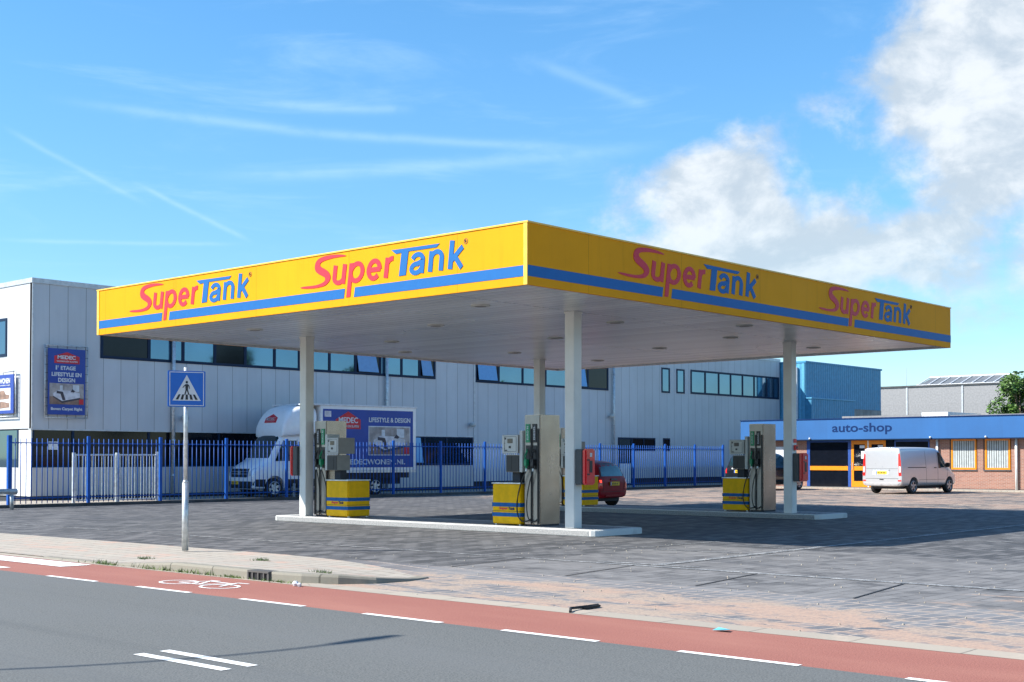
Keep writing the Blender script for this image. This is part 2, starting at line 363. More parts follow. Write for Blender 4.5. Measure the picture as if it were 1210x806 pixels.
M['leaf'] = mat('leaf', (.075, .15, .025), .55, var=.35, vscale=2.2)
M['leaf_dark'] = mat('leaf_dark', (.045, .10, .02), .6, var=.35, vscale=1.5)
M['bark'] = mat('bark', (.12, .09, .06), .9, var=.2)
M['weed'] = mat('weed', (.10, .16, .03), .7, var=.3, vscale=10)
M['blinds'] = mat('vertical_blinds', (.42, .46, .46), .6, build=panels(1, .115, .045, .3, dark=.75, streaks=False))
M['iron'] = mat('cast_iron', (.10, .095, .09), .7, .3)
M['rust'] = mat('red_rim', (.35, .04, .04), .5)

# ------------------------------------------------------------------ mesh helpers
class MB:
    def __init__(s): s.bm = bmesh.new()
    def add(s, verts, faces):
        vs = [s.bm.verts.new(v) for v in verts]
        for f in faces:
            try: s.bm.faces.new([vs[i] for i in f])
            except ValueError: pass
        return s
    def box(s, x0, x1, y0, y1, z0, z1):
        x0, x1 = min(x0, x1), max(x0, x1); y0, y1 = min(y0, y1), max(y0, y1); z0, z1 = min(z0, z1), max(z0, z1)
        return s.add([(x0,y0,z0),(x1,y0,z0),(x1,y1,z0),(x0,y1,z0),(x0,y0,z1),(x1,y0,z1),(x1,y1,z1),(x0,y1,z1)],
              [(3,2,1,0),(4,5,6,7),(0,1,5,4),(1,2,6,5),(2,3,7,6),(3,0,4,7)])
    def tube(s, pts, r, seg=8, r2=None):
        pts = [Vector(p) for p in pts]; n = len(pts); rings = []
        for i, p in enumerate(pts):
            d = (pts[min(i+1, n-1)]-pts[max(i-1, 0)]).normalized()
            a = d.orthogonal().normalized() if abs(d.z) > .99 else d.cross(Vector((0, 0, 1))).normalized()
            b = d.cross(a); rr = r if r2 is None else r+(r2-r)*i/(n-1)
            rings.append([s.bm.verts.new(p+(a*math.cos(t)+b*math.sin(t))*rr) for t in [2*math.pi*k/seg for k in range(seg)]])
        for i in range(n-1):
            for k in range(seg):
                s.bm.faces.new((rings[i][k], rings[i][(k+1) % seg], rings[i+1][(k+1) % seg], rings[i+1][k]))
        s.bm.faces.new(rings[0][::-1]); s.bm.faces.new(rings[-1]); return s
    def prism(s, poly, f0, f1):            # poly: list of 2D; f0/f1 map 2D -> 3D for the two caps
        n = len(poly); A = [s.bm.verts.new(f0(p)) for p in poly]; B = [s.bm.verts.new(f1(p)) for p in poly]
        s.bm.faces.new(A[::-1]); s.bm.faces.new(B)
        for i in range(n): s.bm.faces.new((A[i], A[(i+1) % n], B[(i+1) % n], B[i]))
        return s
    def lathe(s, prof, c, axis='y', seg=24):   # prof: (offset along axis, radius)
        rings = []
        for (o, r) in prof:
            ring = []
            for k in range(seg):
                t = 2*math.pi*k/seg; u, v = r*math.cos(t), r*math.sin(t)
                p = {'y': (c[0]+u, c[1]+o, c[2]+v), 'x': (c[0]+o, c[1]+u, c[2]+v), 'z': (c[0]+u, c[1]+v, c[2]+o)}[axis]
                ring.append(s.bm.verts.new(p))
            rings.append(ring)
        for a, b in zip(rings, rings[1:]):
            for k in range(seg): s.bm.faces.new((a[k], a[(k+1) % seg], b[(k+1) % seg], b[k]))
        s.bm.faces.new(rings[0][::-1]); s.bm.faces.new(rings[-1]); return s
    def build(s, name, material, parent=None, bevel=0., smooth=False, recalc=True):
        if recalc: bmesh.ops.recalc_face_normals(s.bm, faces=s.bm.faces)
        if bevel:
            bmesh.ops.bevel(s.bm, geom=[e for e in s.bm.edges if len(e.link_faces) == 2 and e.calc_face_angle(0) > .6], offset=bevel, segments=2, affect='EDGES', clamp_overlap=True)
        me = bpy.data.meshes.new(name); s.bm.to_mesh(me); s.bm.free(); me.materials.append(material)
        if smooth:
            for p in me.polygons: p.use_smooth = True
        o = bpy.data.objects.new(name, me); COL.objects.link(o)
        if parent: o.parent = parent
        return o
def tag(o, label=None, cat=None, group=None, kind=None):
    if label: o['label'] = label
    if cat: o['category'] = cat
    if group: o['group'] = group
    if kind: o['kind'] = kind
    return o
def thing(name, loc, label, cat, group=None, rz=0):
    o = bpy.data.objects.new(name, None); COL.objects.link(o); o.location = loc; o.rotation_euler = (0, 0, rz); o.empty_display_size = .2
    return tag(o, label, cat, group)
def struct(o): o['kind'] = 'structure'; return o
def copy_tree(o, parent=None):
    c = o.copy(); COL.objects.link(c)
    if parent: c.parent = parent
    for ch in list(o.children): copy_tree(ch, c)
    return c

_txt = {}
def glyphs(text, bold=.02):
    """2D mesh (verts, faces) of a text, normalised to its bounding box in x,y = 0..1; returns aspect too"""
    key = (text, bold)
    if key in _txt: return _txt[key]
    cu = bpy.data.curves.new('t', 'FONT'); cu.body = text; cu.size = 1; cu.offset = bold; cu.resolution_u = 4
    ob = bpy.data.objects.new('t', cu); COL.objects.link(ob); bpy.context.view_layer.update()
    me = bpy.data.meshes.new_from_object(ob.evaluated_get(bpy.context.evaluated_depsgraph_get()))
    V = [v.co.copy() for v in me.vertices]; F = [tuple(p.vertices) for p in me.polygons]
    bpy.data.objects.remove(ob); bpy.data.curves.remove(cu); bpy.data.meshes.remove(me)
    x0 = min(v.x for v in V); x1 = max(v.x for v in V); y0 = min(v.y for v in V); y1 = max(v.y for v in V)
    V = [((v.x-x0)/(x1-x0), (v.y-y0)/(y1-y0)) for v in V]
    _txt[key] = (V, F); return _txt[key]
def put_text(mb, text, x0, x1, z0, z1, frame, bold=.02, shear=0., lift=.004):
    """frame(s, h, d) -> 3D point, d = outward distance"""
    V, F = glyphs(text, bold)
    P = []
    for (u, v) in V:
        P.append((x0+u*(x1-x0)+shear*v*(z1-z0), z0+v*(z1-z0)))
    bm = bmesh.new(); vs = [bm.verts.new(frame(p[0], p[1], lift)) for p in P]
    for f in F:
        try: bm.faces.new([vs[i] for i in f])
        except ValueError: pass
    fs = list(bm.faces)
    r = bmesh.ops.extrude_face_region(bm, geom=fs)
    d = Vector(frame(0, 0, 0))-Vector(frame(0, 0, lift-.001))
    for v in [g for g in r['geom'] if isinstance(g, bmesh.types.BMVert)]: v.co += d
    me = bpy.data.meshes.new('t'); bm.to_mesh(me); bm.free(); mb.bm.from_mesh(me); bpy.data.meshes.remove(me)
def put_poly(mb, poly, frame, lift=.004, base=0.):
    mb.prism(poly, lambda p: frame(p[0], p[1], base), lambda p: frame(p[0], p[1], lift))

# ================================================================== GROUND
g = MB(); g.add([(-1500,-1500,-.03),(1500,-1500,-.03),(1500,1500,-.03),(-1500,1500,-.03)], [(0,1,2,3)])
struct(g.build('ground', M['field']))
g = MB(); g.add([(-14.6,-120,0),(-8.05,-120,0),(-8.05,180,0),(-14.6,180,0)], [(0,1,2,3)]); struct(g.build('road', M['asphalt']))
g = MB(); g.add([(-8.05,-120,.0),(-6.62,-120,.0),(-6.62,180,.0),(-8.05,180,.0)], [(0,1,2,3)]); struct(g.build('bike_lane', M['bike']))
g = MB(); g.add([(-16.0,-120,.0),(-14.6,-120,.0),(-14.6,180,.0),(-16.0,180,.0)], [(0,1,2,3)]); struct(g.build('bike_lane', M['bike']))
g = MB(); g.add([(-20,-120,.02),(-16.,-120,.02),(-16.,180,.02),(-20,180,.02)], [(0,1,2,3)]); struct(g.build('pavement', M['sidewalk']))
g = MB(); g.add([(-6.62,-120,.002),(-6.30,-120,.004),(-6.30,180,.004),(-6.62,180,.002)], [(0,1,2,3)]); struct(g.build('gutter', M['gutter']))
g = MB(); g.add([(-6.30,-120,-.004),(62,-120,-.004),(62,60,-.004),(-6.30,60,-.004)], [(0,1,2,3)]); struct(g.build('forecourt', M['yard']))
# raised sidewalk with rounded end, sloping down to the yard
outer = [(-6.42, 2.9), (-6.42, -1.3), (-6.33, -1.75), (-6.1, -2.15), (-5.75, -2.42), (-5.3, -2.52), (-4.9, -2.45)]
inner = [(-4.9, -2.45), (-4.3, -.9), (-3.75, .6), (-3.55, 2.0), (-3.6, 6), (-3.8, 12), (-3.9, 60), (-3.9, 120)]
def swz(x, y):
    h = .118-(x+6.42)*.038
    if y > 0.9: h *= max(.12, 1-(y-.9)/2.0) if x < -4 else 1
    if x > -6.1 and y < -1.0: h *= 1-.88*min(1, (x+6.1)/1.1)*min(1, (-1.0-y)/1.0)
    return max(.012, h)
g = MB()
top = []
loop = [(-6.42, 120), (-6.42, 60), (-6.42, 12)] + outer + inner[1:]
xs = [i/6 for i in range(7)]
rows = [120, 60, 30, 20, 12, 8, 6, 4.5, 3.6, 2.9, 2.2, 1.5, .9, .4, 0, -.4, -.8, -1.2, -1.5, -1.8, -2.0, -2.2, -2.35, -2.45]
def interp(pts, y):
    pts = sorted(pts, key=lambda p: p[1])
    for a, b in zip(pts, pts[1:]):
        if a[1] <= y <= b[1] and b[1] > a[1]: return a[0]+(b[0]-a[0])*(y-a[1])/(b[1]-a[1])
    return pts[0][0] if y < pts[0][1] else pts[-1][0]
L_ = [(-6.42, 120), (-6.42, -1.3), (-6.33, -1.75), (-6.1, -2.15), (-5.75, -2.42), (-5.3, -2.5)]
verts = []; 
for y in rows:
    xl = interp(L_, y); xr = interp(inner, y)
    for t in xs:
        x = xl+(xr-xl)*t; verts.append((x, y, swz(x, y)))
nx = len(xs); faces = []
for i in range(len(rows)-1):
    for j in range(nx-1): faces.append((i*nx+j, i*nx+j+1, (i+1)*nx+j+1, (i+1)*nx+j))
g.add(verts, faces)
# skirt
for i in range(len(rows)-1):
    for j in (nx-1,):
        a, b = verts[i*nx+j], verts[(i+1)*nx+j]; g.add([a, b, (b[0]+.02, b[1], -.02), (a[0]+.02, a[1], -.02)], [(0,1,2,3)])
struct(g.build('sidewalk', M['sidewalk']))
# kerb stones along its edge
g = MB()
kl = [(-6.42, y) for y in (4.6, 3.6, 2.9, 2.0, 1.1, .2, -.6, -1.3)] + [(-6.33,-1.75),(-6.1,-2.15),(-5.75,-2.42),(-5.3,-2.50),(-4.85,-2.40)]
kt = [kl[0]]
for a, b in zip(kl, kl[1:]):
    d = (Vector(b)-Vector(a)); n = Vector((-d.y, d.x)).normalized()
    if n.x > 0: n = -n
    if a[0] > -6: n = Vector((n.x, -abs(n.y)))
fine = []
for i in range(len(kl)-1):
    for k in range(4): fine.append(tuple(Vector(kl[i]).lerp(Vector(kl[i+1]), k/4)))
fine.append(kl[-1])
rings = []
for i, p in enumerate(fine):
    a, b = Vector(fine[max(i-2, 0)]), Vector(fine[min(i+2, len(fine)-1)]); d = (b-a).normalized(); n = Vector((d.y, -d.x)); p = Vector(p)
    z = swz(*p)+.006; t_ = i/(len(fine)-1)
    prof = [(.10, -.02), (.094, z-.03), (.080, z-.006), (.066, z), (-.05-.12*max(0, t_-.6), z+.001), (-.05-.12*max(0, t_-.6), -.02)]
    rings.append([g.bm.verts.new((p.x+n.x*o_, p.y+n.y*o_, zz)) for o_, zz in prof])
for a, b in zip(rings, rings[1:]):
    for k in range(5): g.bm.faces.new((a[k], a[k+1], b[k+1], b[k]))
g.bm.faces.new(rings[0]); g.bm.faces.new(rings[-1][::-1])
struct(g.build('kerb', M['kerb']))

# painted markings
g = MB()
def sheet(m, pts, z=.0045, zf=None): m.add([(p[0], p[1], z) for p in pts], [tuple(range(len(pts)))])
y = .35+1.23
dash = [(1.58, .35)]
k = 0
for yc in (-.61, -2.73, -4.82, -6.74, -8.71, -10.7, -12.7, -14.7, -16.7): dash.append((yc, yc-1.12))
for a, b in dash: sheet(g, [(-8.095, a), (-8.01, a), (-8.01, b), (-8.095, b)])
for a in (-5.52, -11.5, -17.5, .5, 6.5):
    for xc in (-11.12, -10.875): sheet(g, [(xc-.05, a), (xc+.05, a), (xc+.05, a-1.2), (xc-.05, a-1.2)])
# crossing stripes
for x0, x1 in ((-7.2, -6.72), (-8.25, -7.75), (-9.3, -8.8), (-10.4, -9.9), (-11.5, -11.0), (-12.5, -12.0), (-13.6, -13.1)):
    y0 = 2.8 if x0 > -7.5 else 3.25
    sheet(g, [(x0, y0), (x1, y0-.05), (x1, 7.2), (x0, 7.2)], .006)
struct(g.build('road_markings', M['paint']))
# bicycle symbol on the lane
g = MB()
def P2(u, v): return (-7.28+u*.42, -.95-v*.80)       # u across lane, v along towards -y
def seg(u0, v0, u1, v1, t=.042):
    a, b = Vector(P2(u0, v0)), Vector(P2(u1, v1)); d = (b-a).normalized(); n = Vector((-d.y, d.x))*t*.5
    sheet(g, [a+n, b+n, b-n, a-n], .0045+random.random()*.0012)
for cv in (-.55, .55):
    for k in range(16):
        t0, t1 = 2*math.pi*k/16, 2*math.pi*(k+1)/16
        seg(-.25+.52*math.cos(t0), cv+.34*math.sin(t0), -.25+.52*math.cos(t1), cv+.34*math.sin(t1), .042)
for s_ in ((-.25,-.55, .55,-.3), (.55,-.3, .5,.35), (.5,.35,-.25,.0), (-.25,.0,-.25,-.55), (-.25,0,.55,-.3), (.75,.3,-.25,.55), (.75,.3,.8,.55), (.7,-.4,.7,-.15)): seg(*s_)
struct(g.build('bicycle_symbol', M['paint']))
# yard lines
g = MB()
def yl(x0, y0, x1, y1, t, z=.002):
    a, b = Vector((x0, y0)), Vector((x1, y1)); d = (b-a).normalized(); n = Vector((-d.y, d.x))*t*.5
    nseg = 1; sheet(g, [a+n, b+n, b-n, a-n], z)
yl(-1.55, 16, -1.33, -2.6, .09); yl(-1.33, -2.6, -1.2, -9.5, .16); yl(-1.1, -2.4, -1.0, -4.2, .12, .003)
yl(-1.0, -3.5, 15.5, -3.2, .17, .0035); yl(1.2, -1.0, 11.5, -1.75, .06); yl(1.6, -1.5, 1.9, -4.0, .07, .003); yl(3.3, -2.1, 3.6, -4.1, .06, .003)
yl(1.1, 21.9, 1.95, 19.85, .10); yl(3.55, 21.4, 4.4, 19.8, .10); yl(6.4, 21.4, 7.2, 19.8, .10); yl(9.2, 21.4, 10.1, 19.6, .1); yl(16.5, 21, 17.6, 19.2, .1); yl(19.6, 21, 20.6, 19.2, .1)
yl(7.5, -4.6, 8.3, -7.5, .10)
struct(g.build('yard_lines', M['paint_worn']))
g = MB()
for yy in (-1.27, -3.45, -5.55, -7.7, -9.9): sheet(g, [(-3.35, yy-.15), (-3.35, yy-.18), (-1.32, yy+.16), (-1.32, yy+.19)][::1], .003)
for yy in (-1.27,): pass
struct(g.build('yard_joints', M['joint']))
g = MB(); g.box(-12, 46, 24.60, 24.90, -.02, .10); struct(g.build('kerb', M['curbdark'], bevel=.01))
g = MB(); g.add([(-12,24.9,.03),(60,24.9,.03),(60,30,.03),(-12,30,.03)], [(0,1,2,3)]); struct(g.build('courtyard', M['sidewalk']))
g = MB(); g.box(43.9, 45.7, -12, 24.4, -.02, .05); struct(g.build('pavement', M['sidewalk'], bevel=.01))

# ================================================================== windows helper
def window_y(parent, x0, x1, z0, z1, y, splits, panes, fm, ft=.09, depth=.08, name='window'):
    """window in a wall facing -Y; y = wall face; sits 4 mm proud, panes recessed within the frame"""
    m = MB(); yo = y-.03
    m.box(x0, x1, yo, y+.02, z0, z0+ft); m.box(x0, x1, yo, y+.02, z1-ft, z1)
    m.box(x0, x0+ft, yo, y+.02, z0+ft, z1-ft); m.box(x1-ft, x1, yo, y+.02, z0+ft, z1-ft)
    ed = [x0]+[x0+(x1-x0)*s for s in splits]+[x1]
    for e in ed[1:-1]: m.box(e-ft*.6, e+ft*.6, yo, y+.02, z0+ft, z1-ft)
    fr = m.build(name, fm, parent)
    for i in range(len(ed)-1):
        a = ed[i]+(ft if i == 0 else ft*.6); b = ed[i+1]-(ft if i == len(ed)-2 else ft*.6)
        p = MB(); kind = panes[i % len(panes)]
        if kind == 'blind':            # tilted blue sun screen
            p.box(a, b, y-.006, y+.015, z0+ft, z1-ft); p.build('pane', M['glass_dark'], fr)
            p = MB(); p.add([(a+.03, y-.012, z1-ft), (b-.22, y-.012, z1-ft), (b-.10, y-.10, z0+ft+.03), (a+.08, y-.10, z0+ft+.03)], [(3,2,1,0)])
            p.add([(a+.03, y-.022, z1-ft), (b-.22, y-.022, z1-ft), (b-.10, y-.11, z0+ft+.03), (a+.08, y-.11, z0+ft+.03)], [(0,1,2,3)])
            p.build('awning_sash', M['glass_blind'], fr)
        else:
            p.box(a, b, y-.006, y+.015, z0+ft, z1-ft); p.build('pane', M[{'g': 'glass', 'd': 'glass_dark'}[kind]], fr)
    return fr
def window_x(parent, y0, y1, z0, z1, x, splits, pm, fm, ft=.08, name='window'):
    m = MB(); xo = x-.03
    m.box(xo, x+.02, y0, y1, z0, z0+ft); m.box(xo, x+.02, y0, y1, z1-ft, z1)
    m.box(xo, x+.02, y0, y0+ft, z0+ft, z1-ft); m.box(xo, x+.02, y1-ft, y1, z0+ft, z1-ft)
    for s in splits: e = y0+(y1-y0)*s; m.box(xo, x+.02, e-ft*.4, e+ft*.4, z0+ft, z1-ft)
    fr = m.build(name, fm, parent)
    p = MB(); p.box(x-.006, x+.015, y0+ft, y1-ft, z0+ft, z1-ft); p.build('pane', pm, fr)
    return fr

# ================================================================== WHITE OFFICE / SHOWROOM BUILDING
BX, BY = 6.66, 29.95
b = thing('office_building', (BX, BY, 0), 'long white metal clad building with navy strip windows behind the blue fence', 'building')
def bl(m, n, mt, **k): o = m.build(n, mt, b, **k); o.location = (-BX, -BY, 0); return o
XE = 59.86
bl(MB().box(BX+.05, XE, BY+.15, 60, .0, 8.05), 'core', M['plinth'])
# upper cladding -Y side in slabs round the openings is one skin with windows set proud
bl(MB().box(BX, 30.1, BY-.02, BY+.13, 2.67, 8.02), 'side_cladding', M['white_clad_y'])
bl(MB().box(30.2, XE, BY+.0, BY+.13, .42, 8.02), 'side_cladding', M['white_clad_y'])
bl(MB().box(30.10, 30.20, BY-.05, BY+.13, .42, 8.02), 'corner_trim', M['trim_grey'])
bl(MB().box(BX, BX+.05, BY-.02+.005, 60, 2.67, 8.02), 'end_cladding', M['white_clad_x'])
bl(MB().box(BX-.03, XE+.03, BY-.06, BY+.2, 8.02, 8.20).box(BX-.03, BX+.2, BY+.2, 60, 8.02, 8.20), 'roof_trim', M['trim_grey'])
bl(MB().box(BX-.01, BX+.055, BY-.045, BY-.02, 2.62, 8.02), 'corner_trim', M['trim_grey'])
bl(MB().box(BX-.02, 30.1, BY-.04, BY+.14, 2.62, 2.67), 'ledge', M['trim_grey'])
# ground floor: dark glazing band, low panels, plinth
bl(MB().box(BX+.02, 24.9, BY+.05, BY+.14, 1.28, 2.62), 'shop_glazing', M['glass_dark'])
m = MB()
for x in (BX+.09, 8.35, 11.6, 14.9, 18.2, 21.5, 24.85): m.box(x-.05, x+.05, BY+.02, BY+.05, 1.28, 2.62)
m.box(BX+.04, 24.9, BY+.02, BY+.05, 1.24, 1.30); bl(m, 'glazing_frame', M['navy'])
bl(MB().box(BX-.0, 30.1, BY+.0, BY+.14, .19, 1.24), 'low_panel', M['clad_low'])
bl(MB().box(24.9, 30.1, BY+.0, BY+.14, 1.24, 2.62), 'low_panel', M['clad_low'])
# end wall ground floor
bl(MB().box(BX-.002, BX+.05, BY+1.0, 60, .19, 1.24), 'low_panel', M['clad_low'])
bl(MB().box(BX-.001, BX+.05, BY+.0, BY+1.0, .19, 2.62), 'corner_panel', M['whitepaint'])
bl(MB().box(BX+.01, BX+.05, BY+1.0, 60, 1.24, 2.62), 'end_glazing', M['glass'])
bl(MB().box(BX-.02, BX+.05, BY+.9, BY+1.0, 1.24, 2.62), 'glazing_frame', M['navy'])
# windows
panesA = ['d', 'g', 'g', 'd', 'g', 'g', 'g', 'g', 'blind', 'g', 'g', 'blind']
spl = [.072*1.05, .135, .20, .29, .375, .45, .52, .62, .70, .80, .895]
wy = BY-.02
fr = window_y(b, 9.43, 27.4, 5.40, 6.42, wy, [.118, .205, .29, .375, .46, .535, .63, .715, .80, .875, .94], ['d','g','g','d','g','g','g','g','blind','g','g','blind'], M['navy'], .11); fr.location = (-BX, -BY, 0)
for ch in (window_y(b, 30.22, 41.1, 5.38, 6.72, BY, [.16, .33, .5, .66, .83], ['blind','g','g','g','blind','d'], M['navy'], .11),
           window_y(b, 46.25, 47.1, 5.46, 6.95, BY, [], ['g'], M['navy'], .10), window_y(b, 47.8, 48.65, 5.48, 6.95, BY, [], ['g'], M['navy'], .10),
           window_y(b, 49.3, 59.75, 5.50, 6.98, BY, [.152, .298, .43, .565, .70, .85], ['g'], M['navy'], .12),
           window_y(b, 25.4, 30.05, 1.24, 2.66, BY-.0, [.28, .60], ['blind','d','d'], M['navy'], .10),
           window_y(b, 46.4, 47.1, 2.0, 2.76, BY, [], ['d'], M['navy'], .08),
           window_y(b, 43.3, 45.6, 2.0, 2.76, BY, [.5], ['d'], M['navy'], .08)): ch.location = (-BX, -BY, 0)
wx = window_x(b, BY+1.85, BY+6, 5.41, 6.85, BX, [.3, .6], M['glass'], M['navy'], .1); wx.location = (-BX, -BY, 0)
# entrance door
m = MB(); m.box(42.0, 42.1, BY-.04, BY+.03, .05, 2.76); m.box(43.2, 43.3, BY-.04, BY+.03, .05, 2.76); m.box(42.1, 43.2, BY-.04, BY+.03, 2.66, 2.76); m.box(42.1, 43.2, BY-.04, BY+.03, 1.28, 1.36)
d = bl(m, 'door', M['navy'])
MB().box(42.1, 43.2, BY-.01, BY+.02, .1, 1.28).build('door_panel', M['whitepaint'], d)
MB().box(42.1, 43.2, BY-.008, BY+.02, 1.36, 2.66).build('door_glass', M['glass'], d)
for x in (12.61, 24.13, 41.44):
    m = MB(); m.tube([(x, BY-.14, .15), (x, BY-.14, 8.0)], .075, 10)
    for z in (.9, 2.3, 4.3, 6.3): m.lathe([(-.03, .09), (.03, .09)], (x, BY-.14, z), 'z', 12)
    bl(m, 'downpipe', M['galv'], smooth=True)
for x, z in ((13.1, 3.2), (29.84, 3.24), (41.15, 3.93)):
    m = MB(); m.lathe([(-.12, .03), (-.1, .1), (-.02, .12), (.12, .10), (.16, .03)], (x, BY-.22, z), 'x', 14); m.box(x-.03, x+.03, BY-.2, BY-.02, z-.03, z+.03)
    bl(m, 'wall_lamp', M['term'], smooth=True)
# small wall notice
bl(MB().box(7.35, 7.75, BY-.01, BY-.004+.02, 1.9, 2.2), 'notice', M['ban_white'])

# banners ------------------------------------------------------------
def picture_scene(par, f, x0, x1, z0, z1):
    """a bedroom photograph: wall, floor, bed, pillows"""
    W, H = x1-x0, z1-z0
    def q(mt, name, poly, l):
        m = MB(); put_poly(m, [(x0+p[0]*W, z0+p[1]*H) for p in poly], f, l, l-.003); return m.build(name, mt, par)
    pic = q(M['pic_wall'], 'picture', [(0,0),(1,0),(1,1),(0,1)], .008)
    def s(mt, name, poly, l):
        m = MB(); put_poly(m, [(x0+p[0]*W, z0+p[1]*H) for p in poly], f, l, l-.003); return m.build(name, mt, pic)
    s(M['pic_floor'], 'pictured_floor', [(0,0),(1,0),(1,.3),(.55,.42),(0,.36)], .012)
    s(M['ban_white'], 'pictured_window', [(.68,.62),(.86,.62),(.86,.94),(.68,.94)], .012)
    s(M['ban_white'], 'pictured_window', [(.30,.60),(.38,.60),(.38,.9),(.30,.9)], .012)
    s(M['pic_dark'], 'pictured_bed_base', [(.1,.34),(.36,.06),(.88,.26),(.88,.36),(.38,.16),(.1,.42)], .016)
    s(M['pic_bed'], 'pictured_mattress', [(.1,.40),(.36,.16),(.88,.34),(.88,.55),(.62,.66),(.25,.68),(.1,.52)], .020)
    s(M['pic_dark'], 'pictured_blanket', [(.2,.64),(.38,.60),(.46,.2),(.37,.2),(.31,.5),(.2,.52)], .024)
    s(M['pic_dark'], 'pictured_pillow', [(.60,.60),(.66,.74),(.74,.64),(.7,.58)], .024)
    s(M['ban_red'], 'pictured_badge', [(.86,.02),(.98,.02),(.98,.26),(.86,.26)], .024)
def banner(name, label, f, W, H, rows, picbox, house, group=None, loc=(0,0,0)):
    t = thing(name, loc, label, 'banner', group)
    m = MB(); put_poly(m, [(0,0),(W,0),(W,H),(0,H)], f, .004, -.03); m.build('panel', M['ban_blue'], t)
    m = MB(); r = .022; q = .11
    for a, c in (((-q,-q),(W+q,-q)), ((W+q,-q),(W+q,H+q)), ((W+q,H+q),(-q,H+q)), ((-q,H+q),(-q,-q))):
        m.tube([f(a[0], a[1], -.02), f(c[0], c[1], -.02)], r, 8)
    m.build('tube_frame', M['galv'], t, smooth=True)
    m = MB(); n = 8
    for i in range(n+1):
        z = H*i/n
        for (xa, xb) in ((-q, 0), (W, W+q)): m.tube([f(xa, z, 0), f(xb, z, 0)], .008, 5)
    for i in range(5):
        x = W*i/4
        for (za, zb) in ((-q, 0), (H, H+q)): m.tube([f(x, za, 0), f(x, zb, 0)], .008, 5)
    m.build('tie', M['black'], t)
    if house:
        hx0, hx1, hz0, hz1 = house; m = MB()
        put_poly(m, [(hx0, hz0), (hx1, hz0), (hx1, hz0+(hz1-hz0)*.62), ((hx0+hx1)/2, hz1), (hx0, hz0+(hz1-hz0)*.62)], f, .008, .004); m.build('emblem', M['ban_red'], t)
    for (s, x0, x1, z0, z1, bd) in rows:
        m = MB(); put_text(m, s, x0, x1, z0, z1, f, bd, lift=.014); m.build('lettering', M['ban_white'], t)
    if picbox: picture_scene(t, f, *picbox)
    return t
fY = lambda x0, y, z0: (lambda s, h, d: (x0+s, y-d, z0+h))
banner('banner', 'tall blue banner with a bed picture and LIFESTYLE EN DESIGN on the shaded wall', lambda s, h, d: (s, -d, h), 1.5, 2.45,
       [('MEDEC', .37, 1.1, 2.06, 2.20, .03), ('WONEN EN SLAPEN', .33, 1.17, 1.95, 2.01, .01), ('1', .30, .35, 1.66, 1.82, .03), ('E', .38, .42, 1.75, 1.82, .01), ('ETAGE', .5, 1.1, 1.66, 1.81, .03),
        ('LIFESTYLE EN', .14, 1.34, 1.42, 1.57, .03), ('DESIGN', .40, 1.08, 1.21, 1.36, .03), ('Boven Carpet Right', .12, 1.38, .13, .27, .03)],
       (.06, 1.44, .38, 1.16), (.24, 1.26, 1.9, 2.33), loc=(7.2, 29.74, 3.2))
banner('banner', 'blue banner with brown sofas on the sunlit end wall, cut by the left picture edge', lambda s, h, d: (-d, -s, h), 3.2, 1.45,
       [('WONEN', 2.15, 2.95, 1.12, 1.32, .03), ('meubelen en tapijt', 2.15, 2.95, 1.02, 1.08, .01)], None, None, loc=(6.52, 34.2, 3.25))
bn = bpy.context.scene.objects[-1]
t2 = [o for o in COL.objects if o.name.startswith('banner') and o.get('label', '').startswith('blue banner')][0]
m = MB(); f2 = lambda s, h, d: (-d, -s, h)
put_poly(m, [(.1, .12), (2.98, .12), (2.98, .95), (.1, .95)], f2, .008, .004); m.build('picture', M['ban_white'], t2)
m = MB()
put_poly(m, [(1.9,.18),(2.9,.22),(2.9,.38),(2.3,.46),(1.9,.38)], f2, .014, .009); put_poly(m, [(1.85,.52),(2.85,.54),(2.9,.68),(2.6,.72),(2.5,.86),(2.0,.84),(1.8,.7)], f2, .014, .009)
m.build('pictured_sofa', M['pic_floor'], t2)

# ================================================================== BLUE HALL + WAREHOUSE + AUTO SHOP
b2 = thing('blue_hall', (60, 28.1, 0), 'tall blue corrugated metal hall behind the auto shop', 'building')
def bl2(m, n, mt, par=b2, o=(60, 28.1)): q = m.build(n, mt, par); q.location = (-o[0], -o[1], 0); return q
bl2(MB().box(60.03, 71.0, 28.14, 48, 0, 7.9), 'core', M['plinth'])
bl2(MB().box(60.0, 60.03, 28.1, 48, 0, 7.9), 'wall', M['blueclad_x_lit'])
bl2(MB().box(60.0, 70.9, 28.08, 28.14, 5.0, 7.9), 'wall', M['blueclad_y_shade'])
bl2(MB().box(59.96, 71.05, 28.04, 28.3, 7.9, 8.02).box(59.96, 60.1, 28.3, 48, 7.9, 8.02), 'roof_trim', M['blueclad_y_shade'])
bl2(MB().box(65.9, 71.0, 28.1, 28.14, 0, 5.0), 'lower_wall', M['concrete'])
bl2(MB().box(59.9, 65.9, 27.6, 28.08, 0, 5.5), 'annex', M['blueclad_y_shade'])
bl2(MB().box(59.84, 65.95, 27.54, 28.075, 5.5, 5.58), 'annex_trim', M['blueclad_x_lit'])
for y in (28.7, 29.3): bl2(MB().tube([(59.9, y, 0), (59.9, y, 7.6)], .1, 10), 'downpipe', M['ban_white'])

